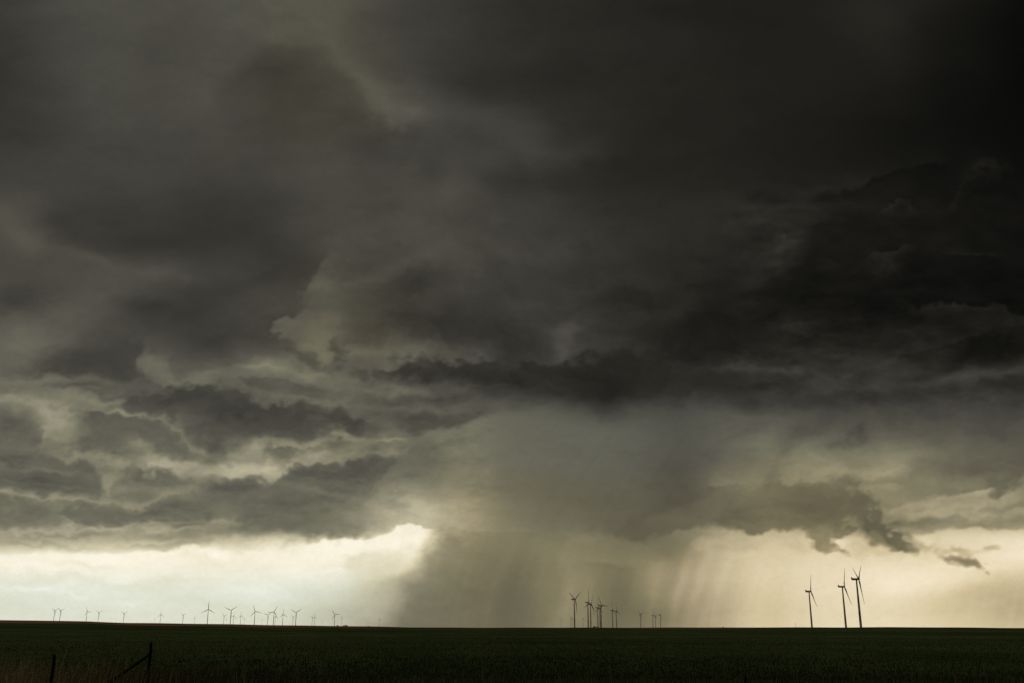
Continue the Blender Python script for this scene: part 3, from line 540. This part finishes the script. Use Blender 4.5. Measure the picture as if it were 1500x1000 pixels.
# film-fine luminance irregularity so that smooth cloud does not read as a gradient
skyc *= 1+.006*np.random.default_rng(3).standard_normal(skyc.shape[:2])[..., None]
skl = np.ones(skyc.shape[:2]+(4,), np.float32); skl[..., :3] = lin(np.clip(skyc, 0, 255))
V = np.stack([R_SKY*np.cos(EL)*np.sin(AZ), R_SKY*np.cos(EL)*np.cos(AZ), R_SKY*np.sin(EL)+CAM_H], -1).reshape(-1, 3)
ne, na = EL.shape; I = np.arange(ne*na).reshape(ne, na)
FQ = np.stack([I[:-1, :-1], I[:-1, 1:], I[1:, 1:], I[1:, :-1]], -1).reshape(-1, 4)
m, nt, ns, lk = mat('storm_cloud_glow')
at = nd(ns, 'ShaderNodeAttribute', attribute_name='cloud'); em = ns.new('ShaderNodeEmission'); ou = ns.new('ShaderNodeOutputMaterial')
tc = ns.new('ShaderNodeTexCoord'); mp = ns.new('ShaderNodeMapping'); mp.inputs['Scale'].default_value = (1/350., 1/350., 1/220.)
no = nd(ns, 'ShaderNodeTexNoise', Scale=1., Detail=5., Roughness=.6); lk.new(tc.outputs['Object'], mp.inputs[0]); lk.new(mp.outputs[0], no.inputs['Vector'])
mr = nd(ns, 'ShaderNodeMapRange'); mr.inputs['From Min'].default_value = .3; mr.inputs['From Max'].default_value = .7; mr.inputs['To Min'].default_value = .975; mr.inputs['To Max'].default_value = 1.025
lk.new(no.outputs['Fac'], mr.inputs['Value']); lk.new(at.outputs['Color'], em.inputs['Color']); lk.new(mr.outputs[0], em.inputs['Strength']); lk.new(em.outputs[0], ou.inputs[0])
sky = raw_mesh('sky', V, FQ, m, {'cloud': skl.reshape(-1, 4)}, smooth=True); tag(sky, 'dark storm clouds with a pale rain shaft reaching the horizon', 'sky', kind='structure')
# ---------------------------------------------------------------- ground
HX = [-400, 0, 50, 130, 185, 250, 310, 400, 500, 600, 820, 930, 1000, 1080, 1150, 1300, 1500, 1900]
HV = [907.5, 908.7, 908.9, 910, 911.9, 912.9, 913.7, 914.9, 916.3, 918.2, 918.7, 918.4, 918.1, 918.6, 918.0, 918.0, 918.8, 919.0]
hz = [direction(x, y) for x, y in zip(HX, HV)]; HAZ = np.array([a for a, _ in hz]); HTE = np.array([t for _, t in hz])
def horizon(a):
    return np.interp(a, HAZ, HTE)
RC = 1250.
def ground_z(x, y):
    r = np.hypot(x, y); a = np.arctan2(x, y); te = horizon(a)+.00012*np.sin(a*37)+.00008*np.sin(a*91+1)
    zc = CAM_H+RC*te; s = sst(60, RC, r); z = zc*s
    far = CAM_H+r*(te-.0004*sst(RC, RC*1.4, r)); z = np.where(r > RC, far, z)
    return z+.05*np.sin(x*.11+y*.05)*sst(8, 40, r)*(1-sst(200, 400, r))
ga = np.radians(np.concatenate([np.arange(-180, -34, 4.), np.arange(-34, 34.01, .1), np.arange(38, 180.1, 4.)])); ga[-1] = math.pi
gr = np.concatenate([[.3, 3, 6, 9], np.geomspace(12, RC, 150), np.geomspace(RC*1.004, 3000, 30), np.geomspace(3300, 44900, 24)])
GA, GR = np.meshgrid(ga, gr); X = GR*np.sin(GA); Y = GR*np.cos(GA); Z = ground_z(X, Y)
te = horizon(GA); gap = (te-(Z-CAM_H)/GR)*1550
uchart = 750+F_CH*np.tan(GA)/CP
soil = (1-sst(2.0, 3.3, gap+.5*np.sin(GA*60)))*(1-sst(430, 620, uchart))+.75*(1-sst(1.0, 2.2, gap))*sst(925, 945, uchart)*(1-sst(1080, 1130, uchart))+.22*(1-sst(.6, 1.3, gap))
fieldtone = np.stack([soil, sst(20, 60, GR), np.zeros_like(GR), np.ones_like(GR)], -1)
I = np.arange(GA.size).reshape(GA.shape); FQ = np.stack([I[:-1, :-1], I[:-1, 1:], I[1:, 1:], I[1:, :-1]], -1).reshape(-1, 4)
m, nt, ns, lk = mat('field_green')
ou = ns.new('ShaderNodeOutputMaterial'); b = nd(ns, 'ShaderNodeBsdfDiffuse', Roughness=1.); tc = ns.new('ShaderNodeTexCoord')
def noise(scale, sx, sy, rot, det=6.):
    mp = ns.new('ShaderNodeMapping'); mp.inputs['Scale'].default_value = (sx, sy, 1); mp.inputs['Rotation'].default_value = (0, 0, math.radians(rot))
    n = nd(ns, 'ShaderNodeTexNoise', Scale=scale, Detail=det, Roughness=.6); lk.new(tc.outputs['Object'], mp.inputs[0]); lk.new(mp.outputs[0], n.inputs['Vector']); return n
def mul(a, bb, op='MULTIPLY'):
    n = ns.new('ShaderNodeMath'); n.operation = op
    for i, q in enumerate((a, bb)):
        if isinstance(q, (int, float)): n.inputs[i].default_value = q
        else: lk.new(q, n.inputs[i])
    return n.outputs[0]
n1 = noise(.012, 1, .35, 20); n2 = noise(.12, 1, .3, 20); n3 = noise(1.2, 1, .25, 24); n4 = noise(.35, 8, .06, -24, 3.)
n5 = noise(.004, .25, 2.2, 8, 4.)
fac = mul(mul(n5.outputs[0], .9), mul(mul(mul(n1.outputs[0], .8), mul(n2.outputs[0], .6), 'ADD'), mul(mul(n3.outputs[0], .5), mul(n4.outputs[0], .6), 'ADD'), 'ADD'), 'ADD')
rp = ns.new('ShaderNodeValToRGB'); lk.new(mul(fac, .294), rp.inputs[0])
rp.color_ramp.elements[0].position = .40; rp.color_ramp.elements[0].color = (.016, .025, .008, 1); rp.color_ramp.elements[1].position = .62; rp.color_ramp.elements[1].color = (.088, .110, .036, 1)
at = nd(ns, 'ShaderNodeAttribute', attribute_name='tone'); sp = ns.new('ShaderNodeSeparateColor'); lk.new(at.outputs['Color'], sp.inputs[0])
mx = ns.new('ShaderNodeMix'); mx.data_type = 'RGBA'; lk.new(sp.outputs[0], mx.inputs['Factor']); lk.new(rp.outputs[0], mx.inputs['A']); mx.inputs['B'].default_value = (.2, .11, .07, 1)
mx2 = ns.new('ShaderNodeMix'); mx2.data_type = 'RGBA'; lk.new(sp.outputs[1], mx2.inputs['Factor']); mx2.inputs['A'].default_value = (.024, .030, .012, 1); lk.new(mx.outputs['Result'], mx2.inputs['B'])
lk.new(mx2.outputs['Result'], b.inputs['Color']); lk.new(b.outputs[0], ou.inputs[0])
gnd = raw_mesh('ground', np.stack([X, Y, Z], -1).reshape(-1, 3), FQ[:, ::-1], m, {'tone': fieldtone.reshape(-1, 4)}, smooth=True)
tag(gnd, 'flat dark green crop field running out to the horizon', 'field', kind='structure')
# ---------------------------------------------------------------- wind turbine prototype: hub at 80 m, 43 m blades
HUB, BL = 80., 43.
def build_turbine():
    root = empty('wind_turbine', (0, 0, 0))
    bm = bmesh.new(); rings = []
    for z, r in ((-4, 2.1), (0, 2.1), (.01, 2.25), (.5, 2.25), (.51, 2.08), (26, 1.85), (26.01, 1.91), (26.3, 1.91), (26.31, 1.85), (52, 1.55), (52.01, 1.6), (52.3, 1.6), (52.31, 1.55), (77.6, 1.2), (77.9, 1.45), (78.4, 1.45)):
        rings.append(circ(r, z, 24))
    loft(bm, rings); link('tower', bm, M_TOWER, root)
    bm = bmesh.new()
    loft(bm, [rrect(x, w, h, z, r) for x, w, h, z, r in ((-8.2, 2.2, 2.4, HUB+.1, .5), (-7.7, 3.0, 3.3, HUB+.1, .7), (-3, 3.5, 3.7, HUB+.05, .7), (1.6, 3.5, 3.6, HUB, .8), (2.6, 2.9, 3.0, HUB, 1.0), (3.0, 2.4, 2.4, HUB, 1.1))])
    nac = link('nacelle', bm, M_NAC, root)
    bm = bmesh.new()
    loft(bm, [rrect(x, w, h, HUB+z, .2) for x, w, h, z in ((-8.6, 3.2, 1.6, 2.35), (-8.2, 3.5, 2.1, 2.5), (-6.9, 3.5, 2.1, 2.5), (-6.5, 3.2, 1.2, 2.1))])
    link('cooler', bm, M_COOL, nac)
    bm = bmesh.new(); loft(bm, [circ(.05, 0, 6), circ(.04, 1.8, 6)]); bmesh.ops.translate(bm, verts=bm.verts, vec=(-4.6, 0, HUB+1.8)); link('wind_vane', bm, M_NAC, nac)
    bm = bmesh.new()
    prof = ((-1.0, 1.25), (-.6, 1.6), (.4, 1.7), (1.1, 1.45), (1.7, .95), (2.0, .4), (2.08, .05))
    loft(bm, [[(x, r*math.cos(2*math.pi*i/20), r*math.sin(2*math.pi*i/20)) for i in range(20)] for x, r in prof])
    hub = link('hub', bm, M_NAC, root); hub.location = (4.1, 0, HUB+.2)
    # blade: round root, broad shoulder, long twisted taper, pre-bend towards the tip
    bmb = bmesh.new(); rings = []
    sec = ((1.0, 1.0, 1.0, 0), (2.4, 1.05, .95, 0), (5, 1.6, .7, 16), (8.5, 2.0, .45, 13), (13, 1.8, .36, 9), (20, 1.45, .32, 5), (28, 1.1, .3, 2.5), (36, .78, .28, 1), (40.5, .55, .26, 0), (42.6, .3, .25, 0), (43, .04, .3, 0))
    for z, c, t, tw in sec:
        a = math.radians(tw+2); ring = []; k = min(1, max(0, (z-2.4)/6))
        for i in range(16):
            th = 2*math.pi*i/16; px = math.cos(th); py = math.sin(th)*t*(1+.25*k*px)
            px -= .45*k; X_, Y_ = px*c, py*c
            ring.append((1.1*(z/BL)**2+Y_*math.cos(a)+X_*math.sin(a)*-1, X_*math.cos(a)+Y_*math.sin(a), z))
        rings.append(ring)
    loft(bmb, rings); bl = link('blade', bmb, M_BLADE, hub)
    for k in (1, 2):
        c = bl.copy(); COL.objects.link(c); c.parent = hub; c.rotation_euler = (math.radians(120*k), 0, 0)
    return root
proto = build_turbine()
def kids(o): return [c for c in COL.objects if c.parent == o]
def copy_tree(o, parent=None):
    c = o.copy(); COL.objects.link(c); c.parent = parent
    for ch in kids(o): copy_tree(ch, c)
    return c
def pose(root, heading, phase, hazec, hz_):
    root.rotation_euler = (0, 0, heading)
    for ch in kids(root):
        if ch.name.startswith('hub'):
            # 5 degrees of upward rotor tilt, then the rotor's own turn
            ch.rotation_euler = (Matrix.Rotation(math.radians(-5), 3, 'Y') @ Matrix.Rotation(math.radians(-phase), 3, 'X')).to_euler()
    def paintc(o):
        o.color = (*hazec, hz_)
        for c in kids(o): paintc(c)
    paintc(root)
G_L = 'wind turbines along the left horizon'; G_M = 'wind turbines in front of the rain shaft'; G_R = 'three large wind turbines on the right'
G_FL = 'faint distant wind turbines beyond the left row'; G_FM = 'faint distant wind turbines in the rain haze'
GEN_FL = 'tiny pale wind turbine barely showing on the far left horizon'; GEN_FM = 'tiny ghostly wind turbine almost lost in the rain haze'
# base x, hub height y, rotor phase, heading (compass, clockwise from view direction), label, group, haze multiplier
TURB = [
 (78.3, 893.5, 180, 112, 'leftmost wind turbine, left one of a close pair on the low rise', G_L, 1.2),
 (87.0, 893.5, 182, 112, 'wind turbine just right of the leftmost one, right one of the close pair', G_L, 1.2),
 (126.0, 894.7, 100, 118, 'thin wind turbine left one of two lone stalks right of the close pair', G_L, 1.2),
 (143.3, 896.5, 60, 118, 'thin wind turbine right one of two lone stalks right of the close pair', G_L, 1.2),
 (180.3, 897.7, 62, 118, 'lone stubby wind turbine standing straight above the foreground brace', G_L, 1.2),
 (234.2, 899.0, 0, 124, 'small wind turbine with one blade straight up, just right above the braced fence post', G_L, 1.2),
 (267.2, 900.0, 60, 120, 'small wind turbine midway between the braced post and the big three-bladed one', G_L, 1.3),
 (284.3, 904.0, 5, 124, 'thin small wind turbine just left of the large three-bladed one', G_L, 1.3),
 (303.4, 891.4, 1, 168, 'tallest turbine of the left row with blades spread in an upright three-pointed star', G_L, 1),
 (327.2, 901.0, 70, 120, 'small turbine between the tall star-shaped one and the wide V-bladed one', G_L, 1.3),
 (337.0, 893.0, 176, 168, 'left row turbine with two blades raised in a wide V, nearest the tall star-shaped one', G_L, 1),
 (341.3, 901.0, 10, 120, 'small turbine close against the right side of the wide V-bladed turbine', G_L, 1.3),
 (351.8, 901.0, 5, 124, 'small upright turbine between the V-bladed turbine and the one with a level right blade', G_L, 1.3),
 (372.3, 894.7, -18, 168, 'left row turbine with one blade leaning up-left and one pointing level right', G_L, 1),
 (391.5, 899.7, 172, 160, 'shorter V-bladed turbine between the level right-bladed and level left-bladed ones', G_L, 1),
 (400.2, 895.4, 28, 160, 'left row turbine with one blade up-right and one pointing level left', G_L, 1),
 (402.7, 902.0, 5, 120, 'small turbine hidden close behind the right side of the level left-bladed turbine', G_L, 1.3),
 (413.6, 899.0, 0, 130, 'slender turbine with its blade straight up, left of the last V-bladed turbine', G_L, 1),
 (428.6, 903.0, 60, 120, 'faint short turbine touching the left side of the last V-bladed turbine', G_L, 1.8),
 (432.8, 896.0, 178, 168, 'last V-bladed turbine of the left row, right of the slender upright one', G_L, 1),
 (456.9, 903.0, 40, 120, 'left one of two thin turbines close together before the rain edge', G_L, 1.6),
 (460.6, 903.0, 2, 122, 'right one of two thin turbines close together before the rain edge', G_L, 1.6),
 (489.7, 899.0, -35, 168, 'rightmost big-bladed turbine of the left row, beside low bushes at the rain edge', G_L, 1.1),
 (500.2, 904.0, 60, 120, 'faint turbine just right of the last big-bladed turbine above the bushes', G_L, 2),
 (100.0, 905.5, 90, 140, GEN_FL, G_FL, 2), (162.0, 905, 90, 140, GEN_FL, G_FL, 2), (226.0, 905, 60, 130, GEN_FL, G_FL, 2),
 (331.0, 905.5, 0, 125, GEN_FL, G_FL, 2), (357.5, 905.5, 0, 125, GEN_FL, G_FL, 1.6), (383.5, 906, 5, 125, GEN_FL, G_FL, 2),
 (407.5, 909, 30, 125, GEN_FL, G_FL, 2), (452.0, 910, 0, 125, GEN_FL, G_FL, 2), (471.5, 909, 0, 125, GEN_FL, G_FL, 2),
 (511.0, 912, 30, 125, GEN_FL, G_FL, 1.5), (530.3, 913, 30, 125, GEN_FM, G_FM, 1.5), (549, 913.5, 10, 125, GEN_FM, G_FM, 1.5),
 (555.3, 905.5, 0, 115, GEN_FM, G_FM, 1.8), (567.0, 911.5, 0, 115, GEN_FM, G_FM, 1.2), (582.3, 913.5, 30, 125, GEN_FM, G_FM, 1.5),
 (841.8, 877.0, 178, 122, 'tallest turbine before the rain shaft, two blades raised and one hanging, left of the cluster', G_M, 1),
 (861.8, 881.5, 4, 122, 'left tower of the tight overlapping pair by the rain shaft, one blade straight up', G_M, 1),
 (865.6, 884.0, 32, 116, 'right tower of the tight overlapping pair, one blade down-right, in the rain shaft cluster', G_M, 1),
 (876.0, 889.0, 1, 122, 'thin turbine above the dark bush, just left of the two overlapping right-hand towers', G_M, 1.1),
 (880.8, 886.0, -27, 128, 'turbine with one blade up-left and one nearly level right, right side of the cluster', G_M, 1),
 (879.2, 890.5, 60, 116, 'shorter turbine half hidden behind the one with a level right blade', G_M, 1.1),
 (897.7, 893.0, 1, 116, 'left one of two matching turbines right of the rain shaft cluster', G_M, 1.1),
 (903.4, 894.0, -3, 116, 'right one of two matching turbines right of the rain shaft cluster', G_M, 1.1),
 (938.7, 899.0, 185, 128, 'lone small turbine between the matching pair and the last trio', G_M, 1.2),
 (956.8, 900.0, -5, 118, 'left turbine of the small trio right of the rain shaft, blade up', G_M, 1.2),
 (960.6, 901.0, 90, 118, 'middle turbine of the small trio right of the rain shaft', G_M, 1.4),
 (967.8, 900.0, 40, 124, 'right turbine of the small trio right of the rain shaft, blade up-right', G_M, 1.2),
 (822.3, 906.5, 0, 125, GEN_FM, G_FM, 1.9), (836.5, 904.0, 90, 130, GEN_FM, G_FM, 1.7), (838.4, 906.5, 0, 125, GEN_FM, G_FM, 2), (854.3, 905.5, 0, 125, GEN_FM, G_FM, 2),
 (1189.4, 865.0, 26, 125, 'left and shortest of the three large right-hand wind turbines, standing apart', G_R, .8),
 (1239.3, 858.2, 28, 127, 'middle of the three large right-hand wind turbines, one blade straight up', G_R, .8),
 (1261.2, 847.2, 175, 121, 'tallest wind turbine of all, rightmost, two blades up and one hanging down-right', G_R, .8),
]
trees_ = []
for i, (bx, hy, ph, hd, label, group, hm) in enumerate(TURB):
    o = proto if i == 0 else copy_tree(proto)
    bv = float(np.interp(bx, HX, HV)); az_, teb = direction(bx, bv)
    _, teh = direction(bx, hy); d = HUB/(teh-teb)
    x, y = d*math.sin(az_), d*math.cos(az_); z = CAM_H+d*teb-.0003*d
    o.location = (x, y, z)
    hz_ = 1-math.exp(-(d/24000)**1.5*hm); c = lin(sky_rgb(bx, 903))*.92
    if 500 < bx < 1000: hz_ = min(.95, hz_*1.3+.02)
    # local +X (rotor axis) towards compass heading hd
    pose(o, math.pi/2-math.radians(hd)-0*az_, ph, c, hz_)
    tag(o, label, 'wind turbine', group)
# ---------------------------------------------------------------- horizon shrubs and poles
def leaf_cloud(bm, n, rx, ry, rz, cz, s):
    for _ in range(n):
        while True:
            p = Vector((random.uniform(-1, 1), random.uniform(-1, 1), random.uniform(-.7, 1)))
            if .35 < p.length < 1: break
        c = Vector((p.x*rx, p.y*ry, cz+p.z*rz)); a = Vector((random.gauss(0, 1), random.gauss(0, 1), random.gauss(0, 1))).normalized(); b_ = a.orthogonal().normalized(); q = s*random.uniform(.6, 1.3)
        bm.faces.new([bm.verts.new(c+a*q), bm.verts.new(c+b_*q), bm.verts.new(c-a*q), bm.verts.new(c-b_*q)])
def shrub(bx, w_px, h_px, dist, label, group=None):
    bv = float(np.interp(bx, HX, HV)); a, te_ = direction(bx, bv); s = dist/1550.
    r = empty('shrub', (dist*math.sin(a), dist*math.cos(a), CAM_H+dist*te_-.4)); W, H = w_px*s/2, h_px*s
    bm = bmesh.new()
    for k in range(max(2, int(w_px/1.6))):
        t = random.uniform(-.6, .6); b2 = bmesh.new(); leaf_cloud(b2, 90, W*.5, W*.5, H*.45, H*.6, .28); bmesh.ops.translate(b2, verts=b2.verts, vec=(W*t, random.uniform(-.3, .3)*W, -H*.1*abs(t)*3)); me = bpy.data.meshes.new('t'); b2.to_mesh(me); b2.free(); bm.from_mesh(me); bpy.data.meshes.remove(me)
    f = link('foliage', bm, M_LEAF, r, False); bm = bmesh.new(); loft(bm, [circ(.16, -1, 8), circ(.1, H*.7, 8, .1, .1)]); t_ = link('trunk', bm, M_WOOD, r)
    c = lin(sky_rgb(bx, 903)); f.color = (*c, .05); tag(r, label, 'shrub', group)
shrub(494.4, 4.5, 1.6, 1500, 'small dark shrub at the foot of the rightmost big-bladed left row turbine', 'shrubs on the horizon')
shrub(505.6, 7, 2.0, 1500, 'wider low shrub on the skyline right of the left turbine row', 'shrubs on the horizon')
shrub(540, 5, 1.1, 1600, 'flat low shrub on the skyline at the rain edge', 'shrubs on the horizon')
shrub(871.6, 6.5, 2.6, 1700, 'dark rounded shrub between the tower pair and the thin turbine in the rain cluster', 'shrubs on the horizon')
shrub(876.6, 4, 2.2, 1700, 'small dark shrub at the foot of the thin cluster turbine', 'shrubs on the horizon')
shrub(1059, 4, 1.3, 1600, 'tiny low shrub alone on the skyline right of the rain curtain', 'shrubs on the horizon')
def pole(bx, h_px, dist, label):
    bv = float(np.interp(bx, HX, HV)); a, te_ = direction(bx, bv); s = dist/1550.; H = h_px*s
    r = empty('utility_pole', (dist*math.sin(a), dist*math.cos(a), CAM_H+dist*te_-.6), -a)
    bm = bmesh.new(); loft(bm, [circ(.24, -1, 10), circ(.17, H+.6, 10)]); p = link('pole', bm, M_POLE, r)
    bm = bmesh.new(); bmesh.ops.create_cube(bm, size=1); bmesh.ops.scale(bm, verts=bm.verts, vec=(2.4, .12, .14)); bmesh.ops.translate(bm, verts=bm.verts, vec=(0, -.2, H-.1)); q = link('crossarm', bm, M_POLE, r, False)
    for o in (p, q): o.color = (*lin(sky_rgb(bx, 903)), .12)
    tag(r, label, 'pole', 'utility poles on the right horizon')
pole(1165.4, 6.2, 2300, 'thin utility pole just left of the three large right-hand turbines')
pole(1104.0, 3.4, 3900, 'tiny utility pole far left of the three large right-hand turbines')
# ---------------------------------------------------------------- fence posts by the road
def ground_at(x, y): return float(ground_z(np.array([x]), np.array([y]))[0])
def place(u, v, dist):
    a, t = direction(u, v); return dist*math.sin(a), dist*math.cos(a), CAM_H+dist*t
def tube(bm, p, q, r0, r1, n=12, rings=6, wob=.03):
    p, q = Vector(p), Vector(q); d = (q-p); ax = d.normalized(); e = ax.orthogonal().normalized(); f = ax.cross(e)
    loft(bm, [[tuple(p+d*(k/rings)+(e*math.cos(2*math.pi*i/n)+f*math.sin(2*math.pi*i/n))*(r0+(r1-r0)*k/rings)*(1+random.uniform(-wob, wob))) for i in range(n)] for k in range(rings+1)])
# braced post
px, py, pz = place(221.7, 940, 30); gz = ground_at(px, py)
r = empty('braced_fence_post', (px, py, gz), 0)
bm = bmesh.new(); tube(bm, (0, 0, -.3), (0, 0, pz-gz), .046, .04); link('pole', bm, M_PIPE, r)
_, _, sz = place(221.7, 981, 30)
bm = bmesh.new(); tube(bm, (0, -.02, -.3), (.01, -.02, sz-gz), .078, .07, 14, 6, .06); link('sleeve', bm, M_WOOD, r)
_, _, bz = place(221, 957, 30); ex, ey, ez = place(150, 1004, 29.4)
bm = bmesh.new(); tube(bm, (0, 0, bz-gz), (ex-px, ey-py, ez-gz-.05), .042, .042); link('brace', bm, M_PIPE, r)
tag(r, 'tall thin fence post with a diagonal brace running down to its left', 'fence post', 'roadside fence posts')
px, py, pz = place(80.2, 958, 24); gz = ground_at(px, py)
o = empty('fence_post', (px, py, gz)); bm = bmesh.new(); tube(bm, (-.02, 0, -.3), (0, 0, pz-gz), .042, .036, 12, 8, .08); link('pole', bm, M_WOOD, o); bm = bmesh.new(); tube(bm, (0, 0, pz-gz-.005), (0, 0, pz-gz+.012), .03, .02, 12, 2, .1); link('cap', bm, M_WOOD, o)
tag(o, 'plain short wooden fence post in the dry grass at far left', 'fence post', 'roadside fence posts')
px, py, pz = place(1091.5, 990.5, 17); gz = ground_at(px, py)
o = empty('fence_post', (px, py, gz)); bm = bmesh.new(); tube(bm, (0, 0, -.3), (0, 0, pz-gz), .03, .026, 12, 8, .08); link('pole', bm, M_WOOD, o); bm = bmesh.new(); tube(bm, (0, 0, pz-gz-.005), (0, 0, pz-gz+.01), .022, .015, 12, 2, .1); link('cap', bm, M_WOOD, o)
tag(o, 'tip of a dark fence post poking up at the bottom edge, right of centre', 'fence post', 'roadside fence posts')
# ---------------------------------------------------------------- grasses
def blades(name, n, posf, hf, wf, colf, lean, m, seed):
    g = np.random.default_rng(seed); x, y = posf(g, n); z = ground_z(x, y); h = hf(g, x, y); w = wf(g, n); a = g.uniform(0, np.pi, n)
    lx = g.normal(0, lean, n)*h+.05*h; ly = g.normal(0, lean, n)*h; cx, sx = np.cos(a)*w, np.sin(a)*w
    B = np.stack([x, y, z-.03], -1); Mi = B+np.stack([lx*.35, ly*.35, h*.6], -1); Tp = B+np.stack([lx, ly, h], -1); D = np.stack([cx, sx, 0*cx], -1)
    V = np.stack([B-D, B+D, Mi+D*.7, Mi-D*.7, Tp+D*.12, Tp-D*.12], 1).reshape(-1, 3); i = np.arange(n)*6
    Fq = np.concatenate([np.stack([i, i+1, i+2, i+3], -1), np.stack([i+3, i+2, i+4, i+5], -1)])
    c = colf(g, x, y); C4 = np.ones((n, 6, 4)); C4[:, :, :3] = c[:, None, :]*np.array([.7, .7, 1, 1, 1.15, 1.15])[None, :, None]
    o = raw_mesh(name, V, Fq, m, {'tone': C4.reshape(-1, 4)}); return o
m, nt, ns, lk = mat('grass_blades'); ou = ns.new('ShaderNodeOutputMaterial'); df = ns.new('ShaderNodeBsdfDiffuse'); tr = ns.new('ShaderNodeBsdfTranslucent'); at = nd(ns, 'ShaderNodeAttribute', attribute_name='tone')
mx = nd(ns, 'ShaderNodeMixShader', Fac=.35); lk.new(at.outputs['Color'], df.inputs[0]); lk.new(at.outputs['Color'], tr.inputs[0]); lk.new(df.outputs[0], mx.inputs[1]); lk.new(tr.outputs[0], mx.inputs[2]); lk.new(mx.outputs[0], ou.inputs[0]); M_GR = m
def pos_dry(g, n):
    y = g.uniform(19, 37, n); s = g.uniform(-.62, .62, n); k = g.random(n) < .45; s = np.where(k, -.62+np.abs(g.normal(0, .28, n)), s); return s*y, y
def h_dry(g, x, y):
    t = x/y; L = 1-sst(-.38, -.1, t); cl = .5+.5*np.sin(x*1.3+2*np.sin(x*.37))*np.sin(y*.9+x*.4)
    return (.28+.5*L)*(.45+.75*g.random(len(x))**2)*(.75+.4*cl)+.5*(g.random(len(x)) > .985)*(.3+L)
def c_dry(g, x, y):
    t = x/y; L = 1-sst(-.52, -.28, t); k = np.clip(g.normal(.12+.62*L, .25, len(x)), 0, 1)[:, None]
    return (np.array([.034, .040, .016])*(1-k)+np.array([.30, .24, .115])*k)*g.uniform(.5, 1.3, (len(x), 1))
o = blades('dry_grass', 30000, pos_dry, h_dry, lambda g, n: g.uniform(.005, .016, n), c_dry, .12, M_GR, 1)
tag(o, 'tall dry brown roadside grass thickest in the lower left corner', 'grass', kind='stuff')
RW = .38; ang = math.radians(24)
def pos_crop(g, n):
    d = 37+g.random(n)**1.6*150; s = g.uniform(-.6, .6, n); x = s*d; y = d
    # snap to drilled rows
    q = x*math.cos(ang)-y*math.sin(ang); p = x*math.sin(ang)+y*math.cos(ang); q = np.round(q/RW)*RW+g.normal(0, .11, n); return q*math.cos(ang)+p*math.sin(ang), -q*math.sin(ang)+p*math.cos(ang)
def c_crop(g, x, y): return np.array([.042, .056, .019])*g.uniform(.75, 1.25, (len(x), 1))*(1+.4*np.sin(x*.043+y*.02+2*np.sin(y*.05))*np.sin(y*.09+.6*np.sin(x*.03)))[:, None]
o = blades('crop_rows', 45000, pos_crop, lambda g, x, y: g.uniform(.10, .24, len(x)), lambda g, n: g.uniform(.012, .03, n), c_crop, .3, M_GR, 2)
tag(o, 'short green crop seedlings in fine drilled rows across the field', 'crop', kind='stuff')
# ---------------------------------------------------------------- light: nishita sky above the bowl and one soft sun through it
w = bpy.data.worlds.new('World'); scn.world = w; w.use_nodes = True; nt = w.node_tree; bg = nt.nodes['Background']; sk = nt.nodes.new('ShaderNodeTexSky')
SUN_EL, SUN_AZ = math.radians(66), math.radians(-12)
sk.sky_type = 'NISHITA'; sk.sun_disc = False; sk.sun_elevation = SUN_EL; sk.sun_rotation = SUN_AZ; sk.dust_density = 4; sk.air_density = 1.2
nt.links.new(sk.outputs[0], bg.inputs[0]); bg.inputs[1].default_value = .05
sun = bpy.data.lights.new('sun', 'SUN'); sun.energy = .5; sun.angle = math.radians(16); sun.color = (1, .93, .8); so = bpy.data.objects.new('sun', sun); COL.objects.link(so)
sd = Vector((math.sin(SUN_AZ)*math.cos(SUN_EL), math.cos(SUN_AZ)*math.cos(SUN_EL), math.sin(SUN_EL))); so.rotation_euler = sd.to_track_quat('Z', 'Y').to_euler()
scn.view_settings.view_transform = 'Standard'; scn.view_settings.look = 'None'; scn.view_settings.exposure = 0
scn.cycles.max_bounces = 4; scn.cycles.use_denoising = False; scn.render.film_transparent = False
